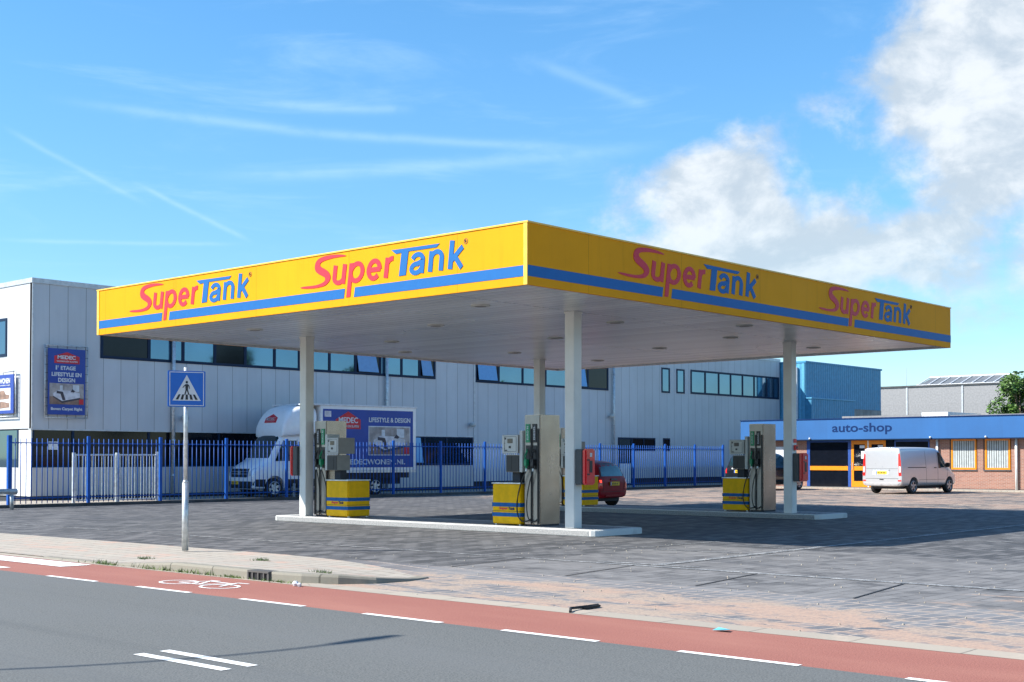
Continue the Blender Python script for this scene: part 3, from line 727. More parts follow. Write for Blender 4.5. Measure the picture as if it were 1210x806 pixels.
b3 = thing('warehouse', (110, 40, 0), 'distant light grey warehouse with a ribbed skylight ridge on its roof', 'building')
def bl3(m, n, mt): q = m.build(n, mt, b3); q.location = (-110, -40, 0); return q
bl3(MB().box(110.1, 150, 2, 60, 0, 8.85), 'core', M['roofing'])
bl3(MB().box(110, 110.1, 2, 60, 0, 8.85), 'wall', M['warehouse'])
m = MB()
for y in (44.3, 38.45, 32.6, 26.7, 50.2): m.box(109.94, 110, y-.08, y+.08, 0, 8.85)
bl3(m, 'wall_post', M['trim_grey'])
bl3(MB().box(109.9, 110.2, 2, 60, 8.85, 9.02), 'roof_trim', M['curbdark'])
m = MB(); ys = [43.3-1.12*i for i in range(9)]
m.add([(110.4, 43.3, 9.0), (110.4, 34.3, 9.0), (112.2, 34.0, 9.85), (112.2, 42.6, 9.85)], [(0,1,2,3)])
m.add([(114, 43.3, 9.0), (114, 34.3, 9.0), (112.2, 34.0, 9.85), (112.2, 42.6, 9.85)], [(0,1,2,3)])
bl3(m, 'skylight', mat('skylight_panel', (.13, .14, .15), .4))
m = MB(); m.tube([(112.2, 42.8, 9.9), (112.2, 33.8, 9.9)], .1, 6); m.tube([(110.3, 43.4, 9.02), (110.3, 34.2, 9.02)], .07, 6)
for y in ys: m.tube([(110.35, y, 9.05), (112.2, y-.5, 9.9)], .06, 6)
m.tube([(114, 43.3, 9.0), (112.2, 42.7, 9.9)], .07, 6); bl3(m, 'skylight_frame', M['ban_white'])
bl3(MB().tube([(110.5, 44.6, 8.9), (110.5, 44.6, 10.9)], .025, 6), 'aerial', M['trim_grey'])

b4 = thing('shop_building', (45.7, 16, 0), 'low brick auto shop with a wide blue fascia and orange framed windows', 'building')
def bl4(m, n, mt, **k): q = m.build(n, mt, b4, **k); q.location = (-45.7, -16, 0); return q
SX = 45.7
# brick wall with openings (piers and panels)
m = MB()
def bw(y0, y1, z0=.0, z1=2.55): m.box(SX, SX+.25, y0, y1, z0, z1)
bw(20.05, 23.4); bl4(m, 'wall', M['brick']); m = MB(); bw(12.12, 13.15)
bw(10.72, 12.12, 0, .98); bw(10.42, 10.72); bw(9.06, 10.42, 0, .98); bw(-6, 9.06)
bl4(m, 'wall', M['brick'])
bl4(MB().box(SX+.26, 60, -6, 23.4, 0, 3.5), 'core', M['plinth'])
bl4(MB().box(SX-.45, SX+.3, -6.4, 23.9, 2.56, 3.62), 'fascia', M['blue_fascia'], bevel=.01)
bl4(MB().box(SX-.48, SX+.3, -6.42, 23.92, 3.62, 3.67), 'fascia_cap', M['blue_letter'])
bl4(MB().box(SX-.46, SX+.3, -6.38, 23.88, 2.52, 2.56), 'soffit', M['navy'])
fs = lambda s, h, d: (SX-.45-d, 18.30-s, 2.80+h)
m = MB(); put_text(m, 'auto-shop', 0, 3.35, 0, .60, fs, .02, lift=.006); bl4(m, 'lettering', M['blue_letter'])
# show window, door, second show window
m = MB(); m.box(SX-.02, SX+.08, 19.85, 20.03, .08, 2.5).box(SX-.02, SX+.08, 17.45, 17.62, .08, 2.5).box(SX-.02, SX+.08, 17.62, 19.85, 2.42, 2.5)
fr = bl4(m, 'window', M['blueframe']); MB().box(SX+.02, SX+.05, 17.62, 19.85, .08, 2.42).build('pane', M['glass_dark'], fr)
MB().box(SX-.03, SX+.02, 17.63, 19.84, .94, 1.16).build('crossbar', M['orange'], fr)
m = MB(); m.box(SX-.02, SX+.08, 12.2+1.0, 13.3, .08, 2.5).box(SX-.02, SX+.08, 15.1, 15.3, .08, 2.5).box(SX-.02, SX+.08, 13.3, 15.1, 2.42, 2.5)
m.box(SX-.02, SX+.08, 13.3, 15.1, .3, .42)
# second show window sits between the door and the brick pier
q = MB(); q.box(SX+.27, SX+.30, 12.9, 15.4, .1, 2.5); q.bm.free()
m.bm.free()
def leaf(y0, y1):
    m = MB(); t = .14
    m.box(SX-.03, SX+.05, y0, y1, 2.3, 2.5).box(SX-.03, SX+.05, y0, y0+t, .08, 2.3).box(SX-.03, SX+.05, y1-t, y1, .08, 2.3).box(SX-.03, SX+.05, y0+t, y1-t, .08, .38).box(SX-.03, SX+.05, y0+t, y1-t, .94, 1.16)
    d = bl4(m, 'door', M['orange']); MB().box(SX+.0, SX+.03, y0+t, y1-t, .38, 2.3).build('door_glass', M['glass_dark'], d)
    MB().box(SX-.012, SX-.002, y0+t+.02, y0+t+.22, 1.55, 1.95).box(SX-.012, SX-.002, y0+t+.02, y0+t+.3, 2.1, 2.25).build('notice', M['ban_white'], d)
    MB().tube([(SX-.08, y1-.1, 1.0), (SX-.08, y1-.1, 1.35)], .015, 6).build('handle', M['galv'], d)
leaf(16.52, 17.43); leaf(15.5, 16.44)
bl4(MB().box(SX-.02, SX+.05, 16.44, 16.52, .08, 2.5), 'door_post', M['whitepaint'])
m = MB(); m.box(SX-.005, SX+.02, 15.06, 15.5, .08, 2.5); bl4(m, 'side_light', M['glass_dark'])
m = MB(); m.box(SX-.03, SX-.004, 13.15, 15.02, .5, 2.5); fr = bl4(m, 'window', M['blueframe'])
MB().box(SX-.034, SX-.031, 13.22, 14.95, .57, 2.42).build('pane', M['glass_dark'], fr)
for y0, y1 in ((10.78, 12.06), (9.12, 10.36)):
    fr = window_x(b4, y0, y1, 1.02, 2.53, SX+.06, [], M['glass_dark'], M['orange'], .09); fr.location = (-45.7, -16, 0)
    fr.children[0].data.materials[0] = M['blinds']
    MB().box(SX+.04, SX+.05, y0+.1, y1-.1, 1.11, 2.44)
    s = MB().box(SX-.05, SX+.05, y0-.05, y1+.05, .96, 1.02).build('sill', M['curbdark'], fr)
    MB().box(SX+.03, SX+.25, y1-.0, y1+.06, .98, 2.55).build('reveal', M['plinth'], fr)
for y in (12.72, 8.78): bl4(MB().tube([(SX-.1, y, .05), (SX-.1, y, 2.52)], .06, 12), 'downpipe', M['whitepaint'], smooth=True)
bl4(MB().box(SX-.02, SX, -6, 23.4, -.01, .08), 'plinth', M['curbdark'])
bl4(MB().box(51.5, 56, 14.7, 16.2, 3.5, 4.10), 'rooflight', M['ban_white']); bl4(MB().box(51.5, 56, 16.25, 21, 3.5, 3.98), 'roof_box', M['warehouse'])
bl4(MB().box(51.5, 56, 8, 14.6, 3.5, 3.92), 'roof_box', M['warehouse'])
for y in (19.6, 12.9, 10.1): bl4(MB().lathe([(-.03, .02), (0, .05), (.06, .04)], (SX-.52, y, 2.62), 'x', 10), 'spot_lamp', M['ban_white'])
# pasted sheet on the brick left of the show window
tag(MB().box(SX-.02, SX-.001, 20.9, 22.0, 1.6, 2.2).build('wall_notice', M['ban_white']), 'blank white sheet on the brick wall behind the black car', 'notice')

# ================================================================== FENCE
f = thing('fence', (3.17, 24.72, .1), 'long blue steel picket fence in front of the white building', 'fence')
px = [3.17+2.77*i for i in range(16)]
def fl(m, n, **k): q = m.build(n, M['fence'], f, **k); q.location = (-3.17, -24.72, -.1); return q
for i, x in enumerate(px):
    w_ = .065 if i == 0 else .05
    fl(MB().box(x-w_, x+w_, 24.70-w_, 24.70+w_, .0, 2.32), 'post', bevel=.012)
for i in range(len(px)-1):
    a, c = px[i]+.05, px[i+1]-.05
    for z in (2.08, .30): fl(MB().box(a, c, 24.705, 24.735, z-.02, z+.02), 'rail')
    m = MB(); n = 14
    for k in range(n):
        x = px[i]+2.77*(k+1)/(n+1); m.tube([(x, 24.68, .12), (x, 24.68, 2.23)], .0150, 6)
    fl(m, 'picket_panel', smooth=True)
gt = thing('gate', (6.45, 26.5, .03), 'galvanised double gate with vertical bars behind the blue fence', 'gate')
def gl_(m, n, par=gt): q = m.build(n, M['galv'], par, smooth=False); q.location = (-6.45, -26.5, -.03); return q
gl_(MB().box(8.17-.14+.02, 8.17+.0, 26.45, 26.55, .03, 1.78), 'gate_post'); gl_(MB().box(9.70, 9.80, 26.45, 26.55, .03, 1.82), 'gate_post'); gl_(MB().box(6.38, 6.46, 26.45, 26.55, .03, 1.78), 'gate_post')
for a, c in ((6.50, 8.00), (8.22, 9.66)):
    m = MB(); m.tube([(a, 26.5, .12), (c, 26.5, .12)], .03, 8); m.tube([(a, 26.5, 1.7), (c, 26.5, 1.7)], .03, 8); m.tube([(a, 26.5, .12), (a, 26.5, 1.7)], .03, 8); m.tube([(c, 26.5, .12), (c, 26.5, 1.7)], .03, 8)
    gl_(m, 'gate_leaf'); m = MB()
    for k in range(1, 12): x = a+(c-a)*k/12; m.tube([(x, 26.5, .12), (x, 26.5, 1.7)], .012, 6)
    gl_(m, 'gate_bars')
gl_(MB().box(8.1, 8.3, 26.40, 26.46, 1.0, 1.25), 'lock')
# low guard rail and bicycle at the left edge
t = thing('guard_rail', (2.7, 23.6, 0), 'low rounded steel guard rail at the left picture edge', 'barrier')
m = MB(); m.tube([(-3, 0, .55), (.15, 0, .55)], .09, 14); m.build('rail', M['galv'], t, smooth=True)
for x in (0, -1.6, -3): MB().tube([(x, .0, 0), (x, .0, .5)], .06, 12).build('post', M['galv'], t, smooth=True)
t = thing('bicycle', (2.25, 24.0, 0), 'small bicycle with a red rimmed wheel behind the low guard rail', 'bicycle')
for cx in (0, -.85):
    ring = [(cx+.2*math.cos(a), 0, .21+.2*math.sin(a)) for a in [2*math.pi*k/24 for k in range(25)]]
    wl = MB().tube(ring, .022, 8).build('wheel', M['rust'], t, smooth=True)
    m = MB()
    for k in range(6): a = math.pi*k/6; m.tube([(cx-.19*math.cos(a), 0, .21-.19*math.sin(a)), (cx+.19*math.cos(a), 0, .21+.19*math.sin(a))], .004, 4)
    m.build('spokes', M['galv'], wl)
m = MB()
for a, c in (((0,0,.21),(-.12,0,.55)), ((-.12,0,.52),(-.6,0,.5)), ((-.12,0,.45),(-.45,0,.2)), ((-.45,0,.2),(-.6,0,.55)), ((-.85,0,.21),(-.6,0,.5)), ((-.85,0,.21),(-.45,0,.2))): m.tube([a, c], .016, 8)
m.build('bicycle_frame', M['rust'], t)
m = MB(); m.tube([(-.12, -.2, .6), (-.12, .2, .6)], .012, 6); m.build('handlebar', M['black'], t); MB().box(-.7, -.5, -.05, .05, .55, .59).build('saddle', M['black'], t, bevel=.015)

# ================================================================== CANOPY
CW, CD, Z0, Z1 = 17.68, 14.09, 4.62, 5.707
c = thing('station_canopy', (0, 0, 0), 'large yellow flat canopy with blue stripe over the petrol pumps', 'canopy')
MB().box(.06, CW-.06, .06, CD-.06, Z1-.12, Z1-.06).build('roof', M['roofing'], c)
MB().box(.06, CW-.06, .06, CD-.06, Z0+.05, Z0+.09).build('soffit', M['soffit'], c)
th = .06
for (x0, x1, y0, y1) in ((0, CW, 0, th), (0, th, th, CD-th), (CW-th, CW, th, CD-th), (0, CW, CD-th, CD)):
    MB().box(x0, x1, y0, y1, Z0, Z1).build('fascia_panel', M['yellow'], c)
m = MB(); e = .018
m.box(-e, CW+e, -e, th, Z1, Z1+.03).box(-e, th, th, CD, Z1, Z1+.03).box(CW-th, CW+e, th, CD, Z1, Z1+.03).box(-e, CW+e, CD-.0, CD+e, Z1, Z1+.03)
m.build('roof_edge', M['yellow_trim'], c)
m = MB()
for (x0, x1, y0, y1) in ((-.012, .05, -.012, -.001), (-.012, -.001, -.001, .085), (-.012, -.001, CD-.07, CD+.01), (CW-.03, CW+.01, -.012, -.001)):
    pass
m.box(-.012, -.001, -.002, .085, Z0, Z1).box(-.012, -.001, CD-.09, CD, Z0, Z1); m.build('corner_trim', M['yellow_trim'], c)
m = MB(); m.box(.06, CW-.06, .061, .10, Z0, Z0+.05).box(.061, .10, .1, CD-.1, Z0, Z0+.05).box(CW-.1, CW-.061, .1, CD-.1, Z0, Z0+.05).box(.06, CW-.06, CD-.10, CD-.061, Z0, Z0+.05); m.build('soffit_edge', M['trim_grey'], c)
# stripe with the gap for the descender, logos
Sp = [(1.512,1.003),(1.355,1.038),(1.17,1.052),(.967,1.059),(.786,1.051),(.647,1.03),(.548,.985),(.496,.913),(.488,.829),(.527,.763),(.606,.713),(.725,.667),(.812,.629),(.844,.585),(.804,.54),(.704,.51),(.566,.491),(.37,.487),(.176,.495),(.015,.489),(0,.476),(.099,.456),(.292,.439),(.487,.433),(.684,.44),(.824,.456),(.932,.506),(.997,.57),(1.006,.642),(.965,.705),(.893,.757),(.785,.809),(.686,.852),(.654,.896),(.686,.935),(.786,.961),(.966,.982),(1.129,.992),(1.334,.992),(1.5,.989)]
Tp = [(2.908,.964),(3.204,.961),(4.29,.952),(4.203,.89),(3.411,.892),(3.33,.449),(3.128,.445),(3.204,.887),(3.044,.877),(2.967,.925)]
def smooth_poly(P, it=1):
    for _ in range(it):
        Q = []
        for i, p in enumerate(P):
            q = P[(i+1) % len(P)]; Q += [(p[0]*.75+q[0]*.25, p[1]*.75+q[1]*.25), (p[0]*.25+q[0]*.75, p[1]*.25+q[1]*.75)]
        P = Q
    return P
def ribbon(mb, pts, w_, g, lift):
    """a flat letter stroke of width w_ along a polyline in sign coordinates"""
    n = len(pts); L_, R_ = [], []
    for i, p in enumerate(pts):
        a = Vector(pts[max(i-1, 0)]); b_ = Vector(pts[min(i+1, n-1)]); d = (b_-a).normalized()
        ww = w_*(.5*(1-.28*abs(d.x)))
        nn = Vector((-d.y, d.x))*ww; L_.append(Vector(p)+nn); R_.append(Vector(p)-nn)
    for i in range(n-1):
        put_poly(mb, [tuple(L_[i]), tuple(R_[i]), tuple(R_[i+1]), tuple(L_[i+1])], g, lift)
def arc(cx, cy, rx, ry, a0, a1, n=16): return [(cx+rx*math.cos(R(a0+(a1-a0)*k/n)), cy+ry*math.sin(R(a0+(a1-a0)*k/n))) for k in range(n+1)]
LET = {   # strokes in a box: x in metres, y 0..1 of the x-height
 'u': [[(.055, 1), (.055, .55)]+arc(.205, .36, .150, .28, 180, 340, 12), [(.355, 1), (.355, 0)]],
 'p': [arc(.235, .5, .180, .435, -158, 158, 20)],
 'e': [arc(.215, .5, .165, .44, 0, 318, 22), [(.07, .50), (.405, .50)]],
 'r': [[(.055, 1), (.055, 0)], arc(.205, .62, .150, .31, 175, 78, 8)],
 'a': [arc(.185, .27, .130, .22, 60, 330, 14)+[(.34, .30)], [(.185, .475), (.34, .58)], [(.345, 0), (.345, .68)]+arc(.205, .66, .140, .28, 5, 165, 12)],
 'n': [[(.055, 1), (.055, 0)], arc(.205, .60, .150, .34, 178, 0, 12)+[(.355, 0)]],
 'k': [[(.055, 1.36), (.055, 0)], [(.085, .42), (.36, 1)], [(.15, .62), (.38, 0)]]}
def letter(mb, ch, s0, w_, g, slant, wd=.128, h0=.447, hh=.385):
    nat = {'u': .41, 'p': .465, 'e': .43, 'r': .33, 'a': .40, 'n': .41, 'k': .43}[ch]
    for k, st_ in enumerate(LET[ch]):
        pts = [(s0+x*w_/nat+slant*y, h0+y*hh) for x, y in st_]
        ribbon(mb, pts, wd, g, .0095+.0006*k)
def logo(par, frame, sc=1.0):
    g = lambda s, h, d: frame(s*sc, h, d)
    r = MB(); put_poly(r, smooth_poly(Sp), g, .010)
    letter(r, 'u', 1.055, .41, g, .065); put_poly(r, [(1.517,.165),(1.640,.170),(1.745,.83),(1.625,.83)], g, .0102)
    letter(r, 'p', 1.575, .465, g, .065); letter(r, 'e', 2.145, .43, g, .045); letter(r, 'r', 2.68, .31, g, .065)
    r.build('logo_lettering', M['logo_red'], par)
    b_ = MB(); put_poly(b_, Tp, g, .010)
    letter(b_, 'a', 3.42, .42, g, .05); letter(b_, 'n', 3.965, .41, g, .05); letter(b_, 'k', 4.52, .42, g, .05)
    b_.build('logo_lettering', M['stripe'], par)
    m = MB(); put_text(m, 'R', 4.985, 5.02, .895, .94, g, .0, 0, .010)
    ring = [(5.0+.048*math.cos(a), .917+.048*math.sin(a)) for a in [2*math.pi*k/20 for k in range(21)]]
    m.tube([g(p[0], p[1], .003) for p in ring], .005, 5); m.build('registered_mark', M['blue_letter'], par)
def stripe(par, frame, W, starts, sc):
    m = MB(); z0, z1 = .151, .344; sl = (z1-z0)*.18
    edges = [0]
    for s in starts: edges += [s+1.44*sc, s+1.755*sc]
    edges.append(W)
    for i in range(0, len(edges), 2):
        a, c_ = edges[i], edges[i+1]
        put_poly(m, [(a, z0), (c_, z0), (c_+(sl if i+1 < len(edges)-1 else 0), z1), (a+(sl if i > 0 else 0), z1)], frame, .006)
    m.build('blue_stripe', M['stripe'], par)
fr_ = lambda s, h, d: (s, -d, Z0+h); fl_ = lambda s, h, d: (-d-.0005, CD-s, Z0+h)
stripe(c, fr_, CW, (2.588, 10.30), 1); stripe(c, fl_, CD, (CD-12.64, CD-6.214), .945)
for s in (2.588, 10.30): logo(c, (lambda s0: lambda s, h, d: (s0+s, -d, Z0+h))(s), 1 if s < 5 else .98)
for y in (12.64, 6.214): logo(c, (lambda y0: lambda s, h, d: (-d, y0-s, Z0+h))(y), .945)
stripe(c, lambda s, h, d: (CW+d, s, Z0+h), CD, (), 1); stripe(c, lambda s, h, d: (CW-s, CD+d, Z0+h), CW, (), 1)
COLS = [(4.05, 2.26), (4.0, 10.95), (13.62, 2.62), (13.62, 11.42)]
for x, y in COLS:
    q = MB().box(x, x+.26, y, y+.25, .13, Z0+.05).build('column', M['column'], c, bevel=.008)
    MB().box(x-.01, x+.27, y-.01, y+.26, Z0+.005, Z0+.048).build('collar', M['column'], q)
DL = [(2.05,3.05),(6.45,3.0),(11.35,3.05),(15.5,3.0),(4.2,6.5),(8.5,6.5),(12.8,6.3),(2.03,10.45),(6.43,10.4),(11.3,10.4),(15.3,10.45),(9.0,12.6),(9.0,1.2)]
for x, y in DL:
    q = MB().lathe([(0, .20), (-.02, .20), (-.025, .17)], (x, y, Z0+.05), 'z', 20).build('downlight', M['term'], c)
    MB().lathe([(0, .12), (-.006, .12)], (x, y, Z0+.024), 'z', 16).build('lens', M['term_grey'], q)

# ================================================================== ISLANDS
def island(x0, x1, y0, y1, label):
    t = thing('pump_island', (x0, y0, 0), label, 'pump island', 'raised concrete pump islands')
    r = .22
    pts = []
    for (cx, cy, a0) in ((x1-x0-r, y1-y0-r, 0), (r, y1-y0-r, 90), (r, r, 180), (x1-x0-r, r, 270)):
        for k in range(5): a = R(a0+22.5*k); pts.append((cx+r*math.cos(a), cy+r*math.sin(a)))
    MB().prism(pts, lambda p: (p[0], p[1], -.01), lambda p: (p[0], p[1], .125)).build('kerb_edge', M['island'], t, bevel=.015)
    w_, d_ = x1-x0, y1-y0
    MB().box(.2, w_-.2, .25, d_-.25, .11, .1275).build('top_tiles', M['island_top'], t)
    return t
island(3.72, 5.45, 1.43, 11.95, 'near raised concrete pump island with sunlit edge')
island(13.35, 15.0, 1.65, 12.5, 'far raised concrete pump island in the canopy shade')

# ================================================================== PUMPS
def make_pump():
    t = thing('fuel_pump', (0, 0, 0), 'x', 'fuel pump', 'steel fuel pumps')
    W, D, H = .44, .66, 2.40          # W along y, D along x ; front faces -X
    MB().box(0, D, 0, W, .04, H).build('cabinet', M['steel'], t, bevel=.008)
    MB().box(.02, D-.02, .01, W-.01, 0, .04).build('base', M['plinth'], t)
    MB().box(-.012, 0, .012, W-.012, .06, H-.01).build('front_panel', M['steel_front'], t)
    for k, (a, bcol) in enumerate(((.62, 'green'), (.19, 'black'))):     # fraction from low y
        y0, y1 = a*W, (a+.26)*W
        lp = MB().box(-.03, -.012, y0, y1, 1.80, 2.20).build('fuel_label', M[bcol], t)
        m = MB(); fz = lambda s, h, d: (-.03-d, y0+.02+h, 1.84+s)
        V_ = 'EURO 95' if bcol == 'green' else 'DIESEL'
        put_text(m, V_, 0, .3, 0, .045, lambda s, h, d: (-.03-d, y0+.035+h, 1.86+s), .01, lift=.004); m.build('label_lettering', M['ban_white'], lp)
        MB().box(-.022, -.012, y0-.005, y1+.005, 1.22, 1.74).build('nozzle_recess', M['black'], t)
        yc = (y0+y1)/2
        m = MB(); m.tube([(-.06, yc, 1.62), (-.10, yc, 1.42), (-.07, yc, 1.24)], .026, 8); m.tube([(-.04, yc, 1.66), (-.13, yc, 1.50), (-.12, yc, 1.38)], .012, 6); m.box(-.12, -.03, yc-.035, yc+.035, 1.30, 1.44)
        nz = m.build('nozzle', M[bcol], t)
        m = MB(); m.lathe([(-.03, .024), (.03, .024)], (-.075, yc, 1.21), 'z', 10); m.build('swivel', M['galv'], nz)
        off = .20 if k == 0 else .13
        yb = (.50 if k == 0 else .08)*W
        pts = []
        P0, P1, P2, P3 = Vector((-.075, yc, 1.2)), Vector((-.10, yc+off*2.0, .55)), Vector((-.10, yc+off*1.6, -.12)), Vector((-.035, yb, .16))
        for i in range(15): s = i/14; pts.append(P0*(1-s)**3+P1*3*s*(1-s)**2+P2*3*s*s*(1-s)+P3*s**3)
        for p in pts: p.z = max(p.z, .025)
        MB().tube(pts, .013, 8).build('hose', M['hose'], t, smooth=True)
        MB().tube([(-.035, yb, .04), (-.035, yb, 2.1)], .016, 8).build('hose_mast', M['hose'], t)
    return t
def mirror_pump(src):
    """the same pump with its hoses mirrored (scale -1 along y baked into new meshes)"""
    t = src.copy(); COL.objects.link(t)
    def rec(o, par):
        c_ = o.copy(); c_.data = o.data.copy(); COL.objects.link(c_); c_.parent = par
        for v in c_.data.vertices: v.co.y = .44-v.co.y
        c_.data.flip_normals()
        for ch in list(o.children): rec(ch, c_)
    for ch in list(src.children): rec(ch, t)
    # restore lettering direction
    for ch in t.children:
        for g2 in ch.children:
            if g2.name.startswith('label_lettering'):
                ys_ = [v.co.y for v in g2.data.vertices]; mid_ = (min(ys_)+max(ys_))/2
                for v in g2.data.vertices: v.co.y = 2*mid_-v.co.y
                g2.data.flip_normals()
    return t
p1 = make_pump(); p1.location = (4.18, 3.30, .1275); p1['label'] = 'steel fuel pump beside the near column, nearest of the four pumps'
p2 = mirror_pump(p1); p2.location = (4.18, 10.36, .1275); p2['label'] = 'steel fuel pump behind the leftmost column in front of the truck'
p3 = copy_tree(p1); p3.location = (13.95, 3.68, .1275); p3['label'] = 'steel fuel pump on the far island beside the right column'
p4 = copy_tree(p2); p4.location = (13.95, 10.80, .1275); p4['label'] = 'steel fuel pump on the far island, mostly hidden behind the nearest pump'

# payment terminals: slab + head + lower unit; local y from 0 (pump side) outward
def make_term(sgn):
    t = thing('payment_terminal', (0, 0, 0), 'x', 'payment terminal', 'payment terminals beside the pumps')
    Y = lambda a, b_: (min(a*sgn, b_*sgn), max(a*sgn, b_*sgn))
    y0, y1 = Y(0, .09); MB().box(0, .40, y0, y1, 1.16, 2.06).build('mounting_panel', M['term'], t, bevel=.006)
    y0, y1 = Y(.09, .56); hd = MB().box(-.03, .50, y0, y1, 1.57, 1.97).build('head', M['term_grey'], t, bevel=.008)
    MB().box(-.045, -.03, y0+.005, y1-.005, 1.575, 1.965).build('face_plate', M['term'], hd, bevel=.004)
    m = MB(); fr2 = (y0+.05, y1-.08)
    for a, b_ in (((fr2[0], 1.61), (fr2[1], 1.61)), ((fr2[1], 1.61), (fr2[1], 1.93)), ((fr2[1], 1.93), (fr2[0], 1.93)), ((fr2[0], 1.93), (fr2[0], 1.61))):
        m.tube([(-.047, a[0], a[1]), (-.047, b_[0], b_[1])], .004, 4)
    m.build('door_seam', M['crevice'], hd)
    yc = (y0+y1)/2
    MB().box(-.052, -.045, yc-.08, yc+.07, 1.79, 1.89).build('screen', M['screen'], hd)
    MB().box(-.052, -.045, yc-.03, yc+.03, 1.68, 1.73).build('card_slot', M['black'], hd)
    MB().box(-.050, -.045, yc+.11, yc+.15, 1.87, 1.91).box(-.050, -.045, yc+.14, yc+.16, 1.78, 1.80).box(-.050, -.045, yc+.08, yc+.15, 1.625, 1.645).build('sticker', M['black'], hd)
    m = MB()
    for k in range(7): m.box(-.04, -.03, y0+.03+k*.06, y0+.065+k*.06, 1.54, 1.565)
    m.build('button_row', M['ban_white'], hd)
    y0, y1 = Y(.09, .47)
    lo = MB().box(.0, .42, y0, y1, 1.16, 1.54).build('lower_unit', M['term_grey'], t, bevel=.006)
    MB().box(-.012, 0, y0+.01, y1-.01, 1.17, 1.52).build('front_door', M['black'], lo)
    MB().box(-.016, -.012, yc-.02, yc+.12, 1.20, 1.48).build('receipt_window', M['black'], lo)
    y0, y1 = Y(.2, .42); MB().box(.15, .35, y0, y1, .86, 1.16).build('stem', M['plinth'], t)
    return t
ta = make_term(1); ta.location = (4.12, 3.755, .1275); ta['label'] = 'white payment terminal to the left of the nearest pump'
tb = make_term(-1); tb.location = (4.12, 10.345, .1275); tb['label'] = 'white payment terminal in front of the blue truck'
tcc = copy_tree(ta); tcc.location = (13.88, 4.135, .1275); tcc['label'] = 'white payment terminal above the black car number plate on the far island'
td = copy_tree(tb); td.location = (13.88, 10.785, .1275); td['label'] = 'payment terminal on the far island behind the near column'
for t_, s_ in ((ta, 1),): pass

def make_bin():
    t = thing('service_cabinet', (0, 0, 0), 'x', 'cabinet', 'yellow cabinets beside the pumps')
    W, D, H = .82, .72, .93
    bd = MB().box(0, D, 0, W, .03, H-.025).build('body', M['bin_yellow'], t, bevel=.02)
    MB().box(-.012, D+.01, -.012, W+.012, H-.025, H).build('lid', M['galv'], t)
    for x in (.06, D-.1):
        for y in (.04, W-.08): MB().box(x, x+.05, y, y+.05, 0, .03).build('foot', M['galv'], t)
    for z0, z1 in ((.19, .275), (.405, .49)):
        MB().box(-.004, D+.004, -.004, W+.004, z0, z1).build('blue_band', M['bin_blue'], t)
    MB().box(-.003, D+.003, -.003, W+.003, .305, .313).build('seam', M['crevice'], t)
    fz = lambda s, h, d: (-d, W-.2-s, .325+h)
    m = MB(); put_text(m, 'Super', 0, .26, 0, .075, fz, .03, .2, .006); m.build('lettering', M['red'], bd)
    m = MB(); put_text(m, 'Tank', .27, .46, .012, .072, fz, .03, .2, .006); m.build('lettering', M['blue_letter'], bd)
    return t
ba = make_bin(); ba.location = (4.10, 3.80, .1275); ba['label'] = 'yellow cabinet with blue bands left of the nearest pump'
for loc, lab in (((4.06, 9.40, .1275), 'yellow cabinet with blue bands below the terminal in front of the truck'),
                 ((13.9, 4.14, .1275), 'yellow cabinet on the far island in front of the black car'),
                 ((13.9, 9.90, .1275), 'yellow cabinet on the far island beside the red car')):
    q = copy_tree(ba); q.location = loc; q['label'] = lab

# extinguisher cabinets: origin on column face, opening towards -Y
def make_ext():
    t = thing('extinguisher_box', (0, 0, 0), 'x', 'extinguisher box', 'fire extinguisher boxes on the columns')
    MB().box(0, .30, -.19, 0, 0, .74).build('back_shell', M['boxgrey'], t, bevel=.015)
    dr = MB().box(-.012, .312, -.30, -.19, -.005, .745).build('cover', M['red'], t, bevel=.03)
    MB().box(.10, .20, -.305, -.300, .25, .50).build('window', M['black'], dr); MB().box(.12, .19, -.304, -.300, .58, .66).build('sticker', M['ban_white'], dr)
    for z in (.2, .5): MB().box(.03, .1, -.315, -.19, z, z+.03).build('latch', M['black'], dr)
    return t
e1 = make_ext(); e1.location = (4.08, 2.255, 1.04); e1['label'] = 'red extinguisher box on the near column'
e2 = copy_tree(e1); e2.location = (13.66, 2.615, .98); e2['label'] = 'red extinguisher box on the right far column below a red call point'
e3 = copy_tree(e1); e3.location = (4.23, 11.205, 1.15); e3.rotation_euler = (0, 0, math.pi); e3['label'] = 'red extinguisher box seen edge-on at the leftmost column'
t = thing('call_point', (13.70, 2.60, 1.80), 'small red call point and label high on the right far column', 'call point')
MB().box(0, .14, -.05, .015, 0, .14).build('box', M['red'], t, bevel=.01); MB().box(.0, .14, -.006, .012, .2, .3).build('label_plate', M['red'], t)
MB().lathe([(-.055, .04), (-.05, .04)], (.07, 0, .07), 'y', 14).build('button', M['black'], t)

